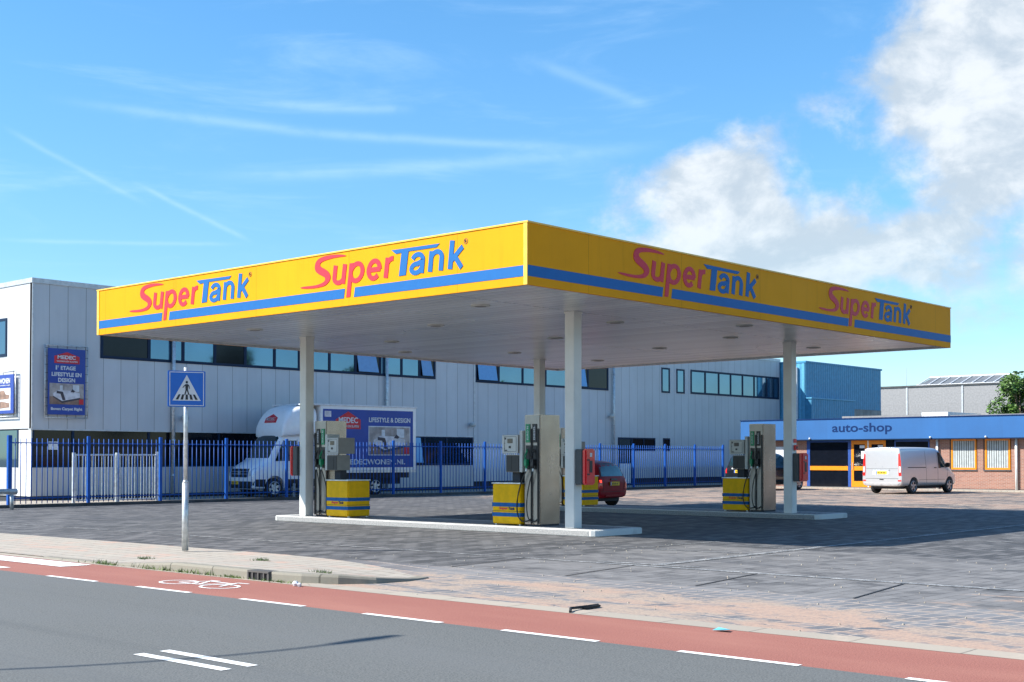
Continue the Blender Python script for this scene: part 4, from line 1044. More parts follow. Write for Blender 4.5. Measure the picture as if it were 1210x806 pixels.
# ================================================================== CROSSING SIGN
t = thing('crossing_sign', (-4.3, 3.91, .03), 'blue square pedestrian crossing sign on a grey steel post', 'road sign', rz=R(-24))
MB().tube([(0, .04, 0), (0, .04, 1.15)], .055, 14).build('post_base', M['galv'], t, smooth=True)
MB().tube([(0, .04, 1.15), (0, .04, 1.19)], .055, 14, r2=.036).build('collar', M['galv'], t, smooth=True)
MB().tube([(0, .04, 1.18), (0, .04, 3.1)], .036, 14).build('post', M['galv'], t, smooth=True)
pn = MB().box(-.315, .315, -.03, .0, 2.43, 3.04).build('panel', M['sign_blue'], t, bevel=.01)
fz = lambda s, h, d: (s, -.03-d, 2.735+h)
m = MB(); q = .287; w_ = .012
for (a0, a1, b0, b1) in ((-q, q, -q, -q+w_), (-q, q, q-w_, q), (-q, -q+w_, -q+w_, q-w_), (q-w_, q, -q+w_, q-w_)): put_poly(m, [(a0, b0), (a1, b0), (a1, b1), (a0, b1)], fz, .003)
put_poly(m, [(-.235, -.20), (.235, -.20), (0, .235)], fz, .003); m.build('white_triangle', M['sign_white'], pn)
m = MB()
for k in range(5):
    xc = (k-2)*.082; tp = xc*.72
    put_poly(m, [(xc-.022, -.183), (xc+.022, -.183), (tp+.017, -.095), (tp-.017, -.095)], fz, .006, .003)
L = lambda *p: put_poly(m, list(p), fz, .007, .003)
L(*[(.0+.02*math.cos(a), .112+.022*math.sin(a)) for a in [2*math.pi*k/14 for k in range(14)]])
L((-.018,.08),(.018,.08),(.026,.06),(.02,-.02),(-.02,-.02),(-.026,.06))
L((-.02,.078),(-.024,.055),(-.062,.015),(-.072,.022),(-.045,.055)); L((.02,.078),(.045,.05),(.052,.0),(.042,.0),(.034,.04),(.02,.055))
L((-.02,-.018),(.002,-.018),(-.022,-.10),(-.042,-.10)); L((-.002,-.018),(.02,-.018),(.045,-.10),(.025,-.10)); m.build('pedestrian_symbol', M['black'], pn)
MB().box(-.05, .05, 0, .04, 2.55, 2.60).box(-.05, .05, 0, .04, 2.88, 2.93).build('bracket', M['galv'], t)

# street lamp whose shadow falls over the road (stands left of the picture)
t = thing('street_lamp', (-17.5, -1.15, 0), 'grey street lamp with a curved arm across the road', 'street lamp')
MB().tube([(0, 0, 0), (0, 0, 5.6)], .055, 12, r2=.035).build('post', M['galv'], t, smooth=True)
arm = [(1.6*(1-math.cos(R(a)))*.95, 0, 5.6+1.35*math.sin(R(a))) for a in range(0, 91, 10)]
MB().tube(arm, .025, 10).build('arm', M['galv'], t, smooth=True)
MB().lathe([(0, .03), (.1, .05), (.45, .075), (.75, .05), (.82, .02)], (1.5, 0, 6.95), 'x', 14).build('lamp_head', M['galv'], t, smooth=True)

# ================================================================== VEHICLES
def evalmesh(o):
    dg = bpy.context.evaluated_depsgraph_get(); return bpy.data.meshes.new_from_object(o.evaluated_get(dg))
def loft_body(stations, mt, name, par, arches=(), sub=2, crease=()):
    """stations: list of (x, [(halfwidth, z), ...] bottom -> roof centre), mirrored across y"""
    bm = bmesh.new(); rings = []
    for (x, prof) in stations:
        pr = [(h, z) for h, z in prof]
        ring = [bm.verts.new((x, -h, z)) for h, z in pr] + [bm.verts.new((x, h, z)) for h, z in reversed(pr)]
        rings.append(ring)
    n = len(rings[0])
    for a, b_ in zip(rings, rings[1:]):
        for k in range(n): bm.faces.new((a[k], a[(k+1) % n], b_[(k+1) % n], b_[k]))
    bm.faces.new(rings[0][::-1]); bm.faces.new(rings[-1])
    bmesh.ops.recalc_face_normals(bm, faces=bm.faces)
    me = bpy.data.meshes.new(name); bm.to_mesh(me); bm.free()
    o = bpy.data.objects.new(name, me); COL.objects.link(o)
    s = o.modifiers.new('s', 'SUBSURF'); s.levels = sub; s.render_levels = sub
    me2 = evalmesh(o); o.modifiers.clear(); o.data = me2; bpy.data.meshes.remove(me)
    full = o.data.copy()
    for (ax, r, half) in arches:
        cb = MB().lathe([(-half-.3, r), (half+.3, r)], (ax, 0, r*.96), 'y', 32).build('cut', mt)
        # only cut the outer 28 cm on each side
        cb2 = MB().box(ax-r*1.5, ax+r*1.5, -(half-.30), half-.30, -1, 3).build('cut2', mt)
        d1 = cb.modifiers.new('b', 'BOOLEAN'); d1.object = cb2; d1.operation = 'DIFFERENCE'; d1.solver = 'EXACT'
        cm = evalmesh(cb); cb.modifiers.clear(); cb.data = cm
        bmod = o.modifiers.new('b', 'BOOLEAN'); bmod.object = cb; bmod.operation = 'DIFFERENCE'; bmod.solver = 'EXACT'
        nm = evalmesh(o); o.modifiers.clear(); o.data = nm
        bpy.data.objects.remove(cb); bpy.data.objects.remove(cb2)
    o.data.materials.clear(); o.data.materials.append(mt); o.data.name = name
    for p in o.data.polygons: p.use_smooth = True
    o.data.set_sharp_from_angle(angle=R(40))
    o.parent = par
    tmp = bmesh.new(); tmp.from_mesh(full); bvh = BVHTree.FromBMesh(tmp); tmp.free(); bpy.data.meshes.remove(full)
    return o, bvh
def decal(bvh, poly, axis, side, off, mt, name, par, cuts=5):
    """project a 2D polygon on the body. axis 'y': poly in (x,z) cast from side*y ; axis 'x': poly in (y,z) cast along x"""
    bm = bmesh.new(); vs = [bm.verts.new((p[0], 0, p[1])) for p in poly]; bm.faces.new(vs)
    bmesh.ops.triangulate(bm, faces=bm.faces)
    for _ in range(cuts):
        long_ = [e for e in bm.edges if e.calc_length() > .16]
        if not long_: break
        bmesh.ops.subdivide_edges(bm, edges=long_, cuts=1); bmesh.ops.triangulate(bm, faces=bm.faces)
    front = {}
    for v in bm.verts:
        a, z = v.co.x, v.co.z
        if axis == 'y': o_, d_ = Vector((a, side*5, z)), Vector((0, -side, 0))
        else: o_, d_ = Vector((side*12, a, z)), Vector((-side, 0, 0))
        hit = bvh.ray_cast(o_, d_)
        if hit[0] is None:
            hit = bvh.find_nearest(o_+d_*(4 if axis == 'y' else 9))
        v.co = hit[0]-d_*off
    r = bmesh.ops.extrude_face_region(bm, geom=list(bm.faces))
    dd = Vector((0, -side, 0)) if axis == 'y' else Vector((-side, 0, 0))
    for v in [g_ for g_ in r['geom'] if isinstance(g_, bmesh.types.BMVert)]: v.co += dd*(off+.01)
    bmesh.ops.recalc_face_normals(bm, faces=bm.faces)
    me = bpy.data.meshes.new(name); bm.to_mesh(me); bm.free(); me.materials.append(mt)
    for p in me.polygons: p.use_smooth = True
    me.set_sharp_from_angle(angle=R(35))
    o = bpy.data.objects.new(name, me); COL.objects.link(o); o.parent = par; return o
def strip(pts, t):                      # thin polyline polygon
    out_, back = [], []
    for i, p in enumerate(pts):
        a = Vector(pts[max(i-1, 0)]); b_ = Vector(pts[min(i+1, len(pts)-1)]); d = (b_-a).normalized(); n = Vector((-d.y, d.x))*t*.5
        out_.append(tuple(Vector(p)+n)); back.append(tuple(Vector(p)-n))
    return out_+back[::-1]
def wheel(par, x, y, r, side, rimm=None, w_=.21, spokes=5):
    yo = y; t = MB().lathe([(-w_, r*.80), (-w_*.97, r*.96), (-w_*.8, r), (-w_*.2, r), (-.015, r*.96), (0, r*.80), (-.005, r*.68), (-.05, r*.66)] if side > 0 else
                 [(w_, r*.80), (w_*.97, r*.96), (w_*.8, r), (w_*.2, r), (.015, r*.96), (0, r*.80), (.005, r*.68), (.05, r*.66)], (x, yo, r), 'y', 32).build('wheel', M['rubber'], par, smooth=True)
    s = 1 if side > 0 else -1
    m = MB(); m.lathe([(-s*.06, r*.66), (-s*.05, r*.64), (-s*.055, r*.2)], (x, yo, r), 'y', 28)
    m.build('rim_back', M['crevice'], t)
    m = MB()
    m.lathe([(-s*.03, r*.17), (s*.0, r*.15), (s*.005, r*.06)], (x, yo, r), 'y', 16)
    ring = [(x+r*.645*math.cos(a), yo-s*.008, r+r*.645*math.sin(a)) for a in [2*math.pi*k/28 for k in range(29)]]
    m.tube(ring, r*.045, 6)
    for k in range(spokes):
        a = 2*math.pi*k/spokes+.3; ca, sa = math.cos(a), math.sin(a); wd = r*.13
        P = [(x+ca*r*.12-sa*wd, r+sa*r*.12+ca*wd), (x+ca*r*.63-sa*wd*.8, r+sa*r*.63+ca*wd*.8), (x+ca*r*.63+sa*wd*.8, r+sa*r*.63-ca*wd*.8), (x+ca*r*.12+sa*wd, r+sa*r*.12-ca*wd)]
        m.prism(P, lambda p: (p[0], yo-s*.045, p[1]), lambda p: (p[0], yo-s*.008, p[1]))
    m.build('rim', rimm or M['rim'], t)
    return t
def plate(par, f, w_, h, name='number_plate'):
    m = MB(); put_poly(m, [(0,0),(w_,0),(w_,h),(0,h)], f, .012, -.02); p = m.build(name, M['plate'], par)
    m = MB(); put_poly(m, [(0,0),(w_*.1,0),(w_*.1,h),(0,h)], f, .014, .011); m.build('plate_strip', M['plate_eu'], p)
    m = MB()
    for k, (a, b_) in enumerate(((.17,.24),(.27,.34),(.42,.49),(.52,.59),(.67,.74),(.78,.85))):
        put_poly(m, [(w_*a, h*.2), (w_*b_, h*.2), (w_*b_, h*(.8 if k % 2 else .62)), (w_*a, h*.8)], f, .014, .011)
    m.build('plate_characters', M['black'], p)
    return p

# ---- silver panel van (rear towards the camera); local x: 0 rear bumper -> 5.1 nose
v = thing('parked_van', (0, 0, 0), 'silver panel van parked in front of the auto shop door', 'van', rz=R(-5))
yaw = R(-5); cxv, cyv = 39.5, 11.25
v.location = (cxv-2.55*math.cos(yaw), cyv-2.55*math.sin(yaw), 0)
def vprof(zb, w0, zt, wt, belt, crown=.03, wb=None):
    wb = wb or w0
    return [(w0*.55, zb), (w0*.90, zb+.01), (w0*.985, zb+.10), (w0, zb+.28), (w0*.995, belt*.8), (w0*.985, belt), (wt+.05, zt-.24), (wt+.03, zt-.07), (wt-.04, zt-.0), (wt*.6, zt+crown*.6), (0.001, zt+crown)]
st = [(0.0, vprof(.38, .97, 1.97, .84, 1.05)), (.03, vprof(.34, .985, 2.02, .86, 1.08)), (.14, vprof(.32, 1.0, 2.04, .86, 1.1)), (.8, vprof(.32, 1.01, 2.05, .88, 1.12)), (1.8, vprof(.32, 1.015, 2.06, .88, 1.14)),
      (2.8, vprof(.32, 1.015, 2.06, .88, 1.14)), (3.35, vprof(.32, 1.01, 2.02, .85, 1.12)), (3.75, vprof(.32, 1.0, 1.82, .78, 1.10)), (4.15, vprof(.32, .99, 1.50, .76, 1.06)),
      (4.42, vprof(.32, .98, 1.24, .78, .98)), (4.75, vprof(.32, .95, 1.12, .76, .9)), (5.0, vprof(.34, .85, .98, .66, .82)), (5.08, vprof(.40, .70, .84, .5, .72))]
bd, bvh = loft_body(st, M['van_silver'], 'body', v, arches=((1.0, .385, 1.01), (4.18, .385, 1.0)))
for x in (1.0, 4.18):
    for s in (-1, 1): wheel(v, x, s*.985, .345, s)
MB().box(.4, 4.8, -.7, .7, .22, .40).build('underbody', M['plinth'], v)
# side (visible side is -y)
for s in (-1, 1):
    decal(bvh, [(3.18,1.18),(4.02,1.16),(4.12,1.22),(3.72,1.70),(3.5,1.84),(3.22,1.86)], 'y', s, .006, M['car_glass'], 'side_window', v)
    decal(bvh, strip([(.52, 1.17), (2.05, 1.17)], .035), 'y', s, .005, M['crevice'], 'door_rail', v)
    decal(bvh, strip([(3.10, .40), (3.10, 1.1), (3.12, 1.9)], .012), 'y', s, .003, M['crevice'], 'door_seam', v)
    decal(bvh, strip([(2.08, .40), (2.08, 1.1), (2.05, 1.92)], .012), 'y', s, .003, M['crevice'], 'door_seam', v)
    decal(bvh, strip([(3.98, .75), (4.05, 1.14)], .012), 'y', s, .003, M['crevice'], 'door_seam', v)
    decal(bvh, strip([(1.45, .62), (3.75, .62)], .012), 'y', s, .003, M['crevice'], 'body_crease', v)
    for x in (2.88, 3.28): MB().box(x-.09, x+.09, s*1.005-.015, s*1.005+.03, 1.155-.02, 1.155+.02).build('door_handle', M['black'], v, bevel=.01)
    m = MB(); m.box(3.78, 3.92, s*.98, s*1.17, 1.17, 1.38); m.build('mirror', M['black'], v, bevel=.03)
# rear face: tail lamps, door seams, window-less doors, plate
for s in (-1, 1):
    decal(bvh, [(s*.82,1.76),(s*.88,1.80),(s*.93,1.45),(s*.955,1.08),(s*.96,.80),(s*.84,.80),(s*.82,.95)], 'x', -1, .012, M['tail_red'], 'tail_lamp', v)
    decal(bvh, [(s*.84,1.22),(s*.93,1.22),(s*.945,.95),(s*.84,.95)], 'x', -1, .017, M['lamp_clear'], 'reversing_lamp', v)
    decal(bvh, [(s*.80,.56),(s*.95,.56),(s*.95,.62),(s*.80,.62)], 'x', -1, .012, M['tail_red'], 'reflector', v)
decal(bvh, strip([(-.81, .68), (.81, .68)], .014), 'x', -1, .004, M['crevice'], 'tailgate_seam', v)
decal(bvh, strip([(-.80, 1.12), (.80, 1.12)], .01), 'x', -1, .004, M['crevice'], 'tailgate_crease', v)
decal(bvh, [(-.34,.86),(.44,.86),(.44,1.06),(-.34,1.06)], 'x', -1, .012, M['whitepaint'], 'plate_recess', v)
decal(bvh, strip([(-.38, 1.07), (.46, 1.07)], .035), 'x', -1, .03, M['galv'], 'grip_bar', v)
plate(v, lambda s, h, d: (.0-d-.005, .28-s, .88+h), .54, .13)
decal(bvh, [(-.09,.62),(.11,.62),(.11,.66),(-.09,.66)], 'x', -1, .012, M['black'], 'tow_cover', v)
decal(bvh, [(-.05,1.19),(.0,1.19),(.0,1.23),(-.05,1.23)], 'x', -1, .01, M['galv'], 'badge', v)
decal(bvh, [(-.88,.34),(.88,.34),(.88,.48),(-.88,.48)], 'x', -1, .02, M['van_silver'], 'bumper', v)

# ---- black SUV behind the right pump
s_ = thing('black_suv', (0, 0, 0), 'black car with yellow number plate behind the right hand pump', 'car', rz=R(-5))
s_.location = (40.25-2.3*math.cos(R(-5)), 19.25-2.3*math.sin(R(-5)), 0)
def cprof(zb, w0, belt, wt, zt, wbel=None):
    wbel = wbel or w0*.97
    return [(w0*.55, zb), (w0*.88, zb+.01), (w0*.97, zb+.10), (w0, zb+.25), (w0, belt*.82), (wbel, belt), (wt+.05, max(belt+.01, zt-.13)), (wt, max(belt+.02, zt-.06)), (wt*.8, max(belt+.03, zt-.01)), (wt*.45, max(belt+.04, zt+.01)), (.001, max(belt+.045, zt+.02))]
st = [(.0, cprof(.45, .80, .95, .60, 1.0)), (.05, cprof(.38, .90, 1.08, .68, 1.16)), (.22, cprof(.36, .94, 1.12, .70, 1.62)), (.42, cprof(.36, .95, 1.14, .71, 1.82)), (1.2, cprof(.36, .96, 1.15, .72, 1.88)), (2.3, cprof(.36, .96, 1.15, .72, 1.87)),
      (2.75, cprof(.36, .96, 1.14, .68, 1.74)), (3.2, cprof(.36, .95, 1.12, .66, 1.38)), (3.5, cprof(.36, .95, 1.08, .68, 1.16)), (4.2, cprof(.36, .93, 1.0, .70, 1.06)), (4.52, cprof(.40, .84, .85, .6, .92)), (4.6, cprof(.45, .70, .7, .5, .76))]
bd, bvh = loft_body(st, M['car_black'], 'body', s_, arches=((.85, .40, .96), (3.75, .40, .95)))
for x in (.85, 3.75):
    for q in (-1, 1): wheel(s_, x, q*.93, .36, q, spokes=7)
MB().box(.4, 4.2, -.65, .65, .25, .42).build('underbody', M['plinth'], s_)
for q in (-1, 1):
    decal(bvh, [(.5,1.2),(2.0,1.2),(2.0,1.70),(.75,1.70)], 'y', q, .005, M['car_glass'], 'side_window', s_)
    decal(bvh, [(2.06,1.2),(3.1,1.2),(2.6,1.66),(2.06,1.70)], 'y', q, .005, M['car_glass'], 'side_window', s_)
    decal(bvh, [(q*.74,.84),(q*.92,.84),(q*.92,1.12),(q*.78,1.12)], 'x', -1, .012, M['tail_red'], 'tail_lamp', s_)
decal(bvh, [(-.66,1.2),(.66,1.2),(.60,1.66),(-.60,1.66)], 'x', -1, .006, M['car_glass'], 'rear_window', s_)
decal(bvh, strip([(-.45, 1.07), (.45, 1.07)], .06), 'x', -1, .02, M['galv'], 'trim_bar', s_)
plate(s_, lambda s, h, d: (-.01-d, .28-s, .86+h), .54, .13)
decal(bvh, [(-.72+.02*math.cos(a), 0) for a in (0,)]+[(-.70,.9),(-.62,.9),(-.60,1.02),(-.66,1.08),(-.72,1.02)], 'x', -1, .01, M['lamp_clear'], 'lamp', s_) if False else None

# ---- small red hatchback seen from behind; local x: 0 rear -> 3.9 front, heading +Y
r_ = thing('red_hatchback', (16.85, 11.0, 0), 'small dark red hatchback seen from behind beyond the far island', 'car', rz=R(92))
st = [(.0, cprof(.36, .70, .80, .55, .84)), (.05, cprof(.30, .80, .90, .60, .98)), (.16, cprof(.28, .83, .97, .60, 1.30)), (.36, cprof(.28, .84, .98, .60, 1.49)), (1.2, cprof(.28, .84, .98, .60, 1.52)), (1.9, cprof(.28, .84, .97, .60, 1.50)),
      (2.35, cprof(.28, .83, .95, .57, 1.36)), (2.8, cprof(.28, .82, .92, .58, 1.06)), (3.3, cprof(.28, .81, .85, .60, .92)), (3.75, cprof(.32, .74, .72, .54, .78)), (3.9, cprof(.36, .60, .6, .45, .66))]
bd, bvh = loft_body(st, M['car_red'], 'body', r_, arches=((.62, .31, .84), (3.1, .31, .82)))
for x in (.62, 3.1):
    for q in (-1, 1): wheel(r_, x, q*.81, .275, q, w_=.17)
MB().box(.3, 3.6, -.6, .6, .18, .35).build('underbody', M['plinth'], r_)
decal(bvh, [(-.60,1.00),(.60,1.00),(.52,1.38),(-.52,1.38)], 'x', -1, .006, M['car_glass_pale'], 'rear_window', r_)
decal(bvh, strip([(-.64,.97),(-.55,1.41),(.55,1.41),(.64,.97)], .035), 'x', -1, .005, M['black'], 'window_seal', r_)
for q in (-1, 1):
    decal(bvh, [(.50,.99),(1.55,.99),(1.55,1.36),(.80,1.36)], 'y', q, .005, M['car_glass'], 'side_window', r_)
    decal(bvh, [(1.62,.99),(2.55,.97),(2.15,1.32),(1.62,1.36)], 'y', q, .005, M['car_glass'], 'side_window', r_)
    decal(bvh, [(q*.62,.60),(q*.78,.60),(q*.80,.92),(q*.66,.92)], 'x', -1, .012, M['tail_red'], 'tail_lamp', r_)
    if q > 0: decal(bvh, [(q*.66,.80),(q*.74,.80),(q*.74,.88),(q*.66,.88)], 'x', -1, .018, M['brake_lit'], 'lit_lamp', r_)
decal(bvh, strip([(-.56, .50), (-.56, .93)], .010), 'x', -1, .004, M['crevice'], 'hatch_seam', r_)
decal(bvh, strip([(.56, .50), (.56, .93)], .010), 'x', -1, .004, M['crevice'], 'hatch_seam', r_)
decal(bvh, strip([(-.76, .50), (.76, .50)], .012), 'x', -1, .004, M['crevice'], 'bumper_seam', r_)
decal(bvh, strip([(-.17, .90), (.17, .90)], .05), 'x', -1, .03, M['black'], 'grip_bar', r_)
plate(r_, lambda s, h, d: (.0-d-.035, .26-s, .70+h), .50, .12)
MB().box(-.03, .1, -.5, .5, .34, .40).build('bumper_trim', M['car_red'], r_, bevel=.02)

# ---- box truck; local x: 0 nose -> 8 rear, nose towards -X
tk = thing('box_truck', (14.2, 27.6, .03), 'white box truck with a large blue advert on its side behind the fence', 'truck', rz=R(-5.7))
def tprof(zb, w0, belt, wt, zt, crown=.03): return [(w0*.5, zb), (w0*.9, zb+.01), (w0*.98, zb+.12), (w0, zb+.35), (w0, belt*.8), (w0*.97, belt), (wt+.04, max(belt+.02, zt-.2)), (wt, max(belt+.03, zt-.1)), (wt*.82, max(belt+.04, zt-.02)), (wt*.4, max(belt+.05, zt+crown)), (.001, max(belt+.06, zt+crown*1.4))]
st = [(.0, tprof(.40, .80, .95, .6, 1.1)), (.05, tprof(.32, .95, 1.05, .74, 1.22)), (.35, tprof(.30, 1.03, 1.20, .82, 1.36)), (.72, tprof(.30, 1.06, 1.34, .86, 1.54)), (.82, tprof(.30, 1.06, 1.38, .90, 1.68)), (1.20, tprof(.30, 1.06, 1.40, .90, 2.30)),
      (1.42, tprof(.30, 1.06, 1.40, .88, 2.60)), (2.2, tprof(.30, 1.06, 1.40, .86, 2.66)), (2.9, tprof(.30, 1.06, 1.40, .86, 2.66)), (3.0, tprof(.32, 1.04, 1.38, .84, 2.6))]
bd, bvh = loft_body(st, M['white_car'], 'cab', tk, arches=((.98, .44, 1.06),))
for x, yy in ((.98, 1.02), (5.9, 1.05)):
    for q in (-1, 1): wheel(tk, x, q*yy, .38, q, M['galv'], w_=.26, spokes=6)
MB().box(1.3, 7.6, -.5, .5, .45, .95).build('chassis', M['plinth'], tk)
MB().box(3.3, 7.7, -1.0, 1.0, .72, 1.12).build('subframe', M['plinth'], tk)
MB().box(3.6, 5.1, -1.1, -1.06, .42, 1.0).box(3.6, 5.1, 1.06, 1.1, .42, 1.0).build('side_guard', M['plinth'], tk)
# front: grille, headlamps, bumper, plate
decal(bvh, [(-.62,.80),(.62,.80),(.66,1.14),(-.66,1.14)], 'x', -1, .012, M['black'], 'grille', tk)
decal(bvh, strip([(-.62, .93), (.62, .93)], .02), 'x', -1, .022, M['galv'], 'grille_bar', tk); decal(bvh, strip([(-.62, 1.03), (.62, 1.03)], .02), 'x', -1, .022, M['galv'], 'grille_bar', tk)
decal(bvh, [(-.08,.9),(.08,.9),(.08,1.06),(-.08,1.06)], 'x', -1, .03, M['galv'], 'badge', tk)
decal(bvh, [(-.9,.36),(.9,.36),(.95,.64),(-.95,.64)], 'x', -1, .02, M['black'], 'bumper', tk)
for q in (-1, 1):
    decal(bvh, [(q*.68,.84),(q*.90,.86),(q*.98,1.16),(q*.78,1.16)], 'x', -1, .014, M['lamp_clear'], 'headlight', tk)
    decal(bvh, [(1.00,1.44),(2.05,1.44),(2.05,2.26),(1.42,2.26)], 'y', q, .006, M['car_glass'], 'side_window', tk)
    decal(bvh, [(2.12,1.44),(2.75,1.44),(2.75,2.22),(2.12,2.22)], 'y', q, .006, M['car_glass'], 'side_window', tk)
    decal(bvh, [(.05,.36),(.55,.36),(.55,.72),(.05,.72)], 'y', q, .008, M['black'], 'bumper_side', tk)
    decal(bvh, [(1.45,.36),(2.9,.36),(2.9,.72),(1.45,.72)], 'y', q, .008, M['black'], 'sill_cladding', tk)
    decal(bvh, strip([(2.08, .45), (2.08, 2.3)], .014), 'y', q, .009, M['crevice'], 'door_seam', tk)
    m = MB(); m.box(1.15, 1.32, q*1.08, q*1.38, 1.5, 1.95); m.build('mirror', M['black'], tk, bevel=.04)
decal(bvh, [(-.86,1.56),(.86,1.56),(.80,2.46),(-.80,2.46)], 'x', -1, .006, M['car_glass'], 'windscreen', tk)
plate(tk, lambda s, h, d: (-.03-d, .6-s, .52+h), .54, .13)
# box, deflector
BXA, BXB, BW, BZ0, BZ1 = 3.0, 7.92, 1.22, 1.05, 3.72
MB().box(BXA, BXB, -BW, BW, BZ0, BZ1).build('cargo_box', M['white_car'], tk, bevel=.02)
m = MB(); m.box(BXA-.75, BXB+.06, -BW-.04, BW+.04, BZ1-.03, BZ1+.04); 
m.build('roof_rail', M['ban_white'], tk, bevel=.015)
for q in (-1, 1):
    MB().box(BXA+.02, BXB-.02, q*BW, q*(BW+.03), BZ0-.1, BZ0+.02).build('side_rail', M['galv'], tk)
st = []
for i in range(9):
    a = i/8; x = 1.30+1.72*a**1.5; zt = 2.66+1.03*math.sin(min(1, a*1.6)*math.pi/2)
    zb = 2.38+.12*a; w1 = 1.02+.2*a
    st.append((x, [(w1*.5, zb), (w1*.95, zb+.0), (w1, zb+.1), (w1, zb+(zt-zb)*.4), (w1*.98, zb+(zt-zb)*.72), (w1*.92, zb+(zt-zb)*.92), (w1*.6, zt), (.001, zt+.02)]))
dfl, dbvh = loft_body(st, M['white_car'], 'wind_deflector', tk, sub=2)
em = decal(dbvh, [(-.45,2.98),(.42,2.98),(.42,3.18),(.0,3.34),(-.45,3.18)], 'x', -1, .008, M['ban_red'], 'emblem', tk)
tx = MB(); put_text(tx, 'MEDEC', -.34, .32, 3.07, 3.20, lambda s, h, d: (0, s, h), .03, 0, .001)
for v_ in tx.bm.verts:
    hh = dbvh.ray_cast(Vector((-12, -v_.co.y, v_.co.z)), Vector((1, 0, 0)))
    v_.co = Vector((hh[0].x-.015, -v_.co.y, v_.co.z)) if hh[0] else v_.co
tx.build('lettering', M['ban_white'], em)
if 0: decal(dbvh, [(1.9,2.82),(2.52,2.80),(2.56,3.08),(2.28,3.22),(1.95,3.06)], 'y', -1, .01, M['ban_red'], 'emblem', tk)
m = MB(); put_text(m, 'wonen en slapen', -.3, .3, 2.99, 3.04, lambda s, h, d: (0, -s, h), .0, 0, .001)
for v_ in m.bm.verts:
    hh = dbvh.ray_cast(Vector((-12, v_.co.y, v_.co.z)), Vector((1, 0, 0)))
    v_.co = Vector((hh[0].x-.015, v_.co.y, v_.co.z)) if hh[0] else v_.co
m.build('lettering', M['ban_white'], em)
if 0: m = MB(); put_text(m, 'MEDEC', 1.98, 2.5, 2.96, 3.08, lambda s, h, d: (s, -1.165-d, h), .03, .1, .03); put_text(m, 'wonen en slapen', 1.98, 2.48, 2.86, 2.91, lambda s, h, d: (s, -1.165-d, h), .01, .1, .03); m.build('lettering', M['ban_white'], tk)
KS = (BXB-BXA-.3)/5.3
fb = lambda s, h, d: (BXA+.12+s*KS, -BW-.002-d, BZ0+.12+h)
W_, H_ = 5.3, BZ1-BZ0-.28
m = MB(); put_poly(m, [(0,0),(W_,0),(W_,H_),(0,H_)], fb, .010); ad = m.build('advert_panel', M['ban_blue'], tk)
fb2 = lambda s, h, d: fb(s, h, d+.010)
hx = 1.12
m = MB(); put_poly(m, [(hx-.42, H_-.80), (hx+1.02, H_-.80), (hx+1.02, H_-.42), (hx+.3, H_-.08), (hx-.42, H_-.42)], fb2, .006, .001); m.build('emblem', M['ban_red'], ad)
m = MB(); put_text(m, 'MEDEC', hx-.25, hx+.85, H_-.56, H_-.32, fb2, .02, lift=.014); put_text(m, 'WONEN EN SLAPEN', hx-.25, hx+.9, H_-.74, H_-.64, fb2, .01, lift=.014)
put_text(m, 'LIFESTYLE & DESIGN', 2.62, 5.12, H_-.50, H_-.30, fb2, .02, lift=.014); put_text(m, 'MEDECWONEN.NL', 1.2, 4.8, .12, .34, fb2, .02, lift=.014); m.build('lettering', M['ban_white'], ad)
m = MB(); put_poly(m, [(.08, H_-.32), (.45, H_-.32), (.45, H_-.08), (.08, H_-.08)], fb2, .006, .001); m.build('corner_label', M['pic_bed'], ad)
m = MB(); put_poly(m, [(2.6, .50), (5.12, .50), (5.12, H_-.66), (2.6, H_-.66)], fb2, .004, .001); m.build('picture_border', M['ban_white'], ad)
picture_scene(ad, lambda s, h, d: fb2(s, h, d), 2.64, 5.08, .54, H_-.70)

# ================================================================== TREES
def leaf_cloud(n, clumps, size, rng):
    m = MB()
    for _ in range(n):
        cx, cy, cz, cr = rng.choice(clumps)
        while True:
            p = Vector((rng.uniform(-1, 1), rng.uniform(-1, 1), rng.uniform(-1, 1)))
            if .3 < p.length < 1: break
        p = Vector((cx, cy, cz))+p*cr
        s = size*rng.uniform(.6, 1.3)
        a = Vector((rng.uniform(-1, 1), rng.uniform(-1, 1), rng.uniform(-.6, .6))).normalized(); b_ = a.cross(Vector((rng.uniform(-1, 1), rng.uniform(-1, 1), rng.uniform(-1, 1)))).normalized()
        vs = [m.bm.verts.new(q) for q in (p-a*s, p-b_*s*.45, p+a*s, p+b_*s*.45)]; m.bm.faces.new(vs)
    return m
def tree(name, loc, h, rad, label, seed, n=9000, size=.11, group=None):
    rng = random.Random(seed); t = thing(name, loc, label, 'tree', group)
    tr = MB(); tr.tube([(0,0,0),(.05,.03,h*.3),(.0,.08,h*.75)], .16*h/7, 10, r2=.05)
    clumps = []
    for i in range(22):
        a = rng.uniform(0, 2*math.pi); rr = rad*rng.uniform(.2, .85); z = h*rng.uniform(.38, .93); rr *= (1-abs(z/h-.58)*1.25)
        c0 = (rr*math.cos(a), rr*math.sin(a), z); clumps.append((*c0, rad*rng.uniform(.14, .33)))
        tr.tube([(0, .03, h*.28+(z-h*.4)*.5), (c0[0]*.5, c0[1]*.5, z-.35*rad*.4), c0], .05, 6, r2=.015)
    tr.build('trunk', M['bark'], t, smooth=True)
    leaf_cloud(n, clumps, size, rng).build('crown', M['leaf'] if seed % 2 else M['leaf_dark'], t, recalc=False)
    return t
tree('broadleaf_tree', (64.5, 15.6, 0), 6.9, 2.9, 'green leafy tree rising behind the right end of the auto shop', 11, 9000, .125)
tree('broadleaf_tree', (67.5, 11.0, 0), 6.4, 2.9, 'second leafy tree behind the auto shop at the right picture edge', 13, 7000, .125)
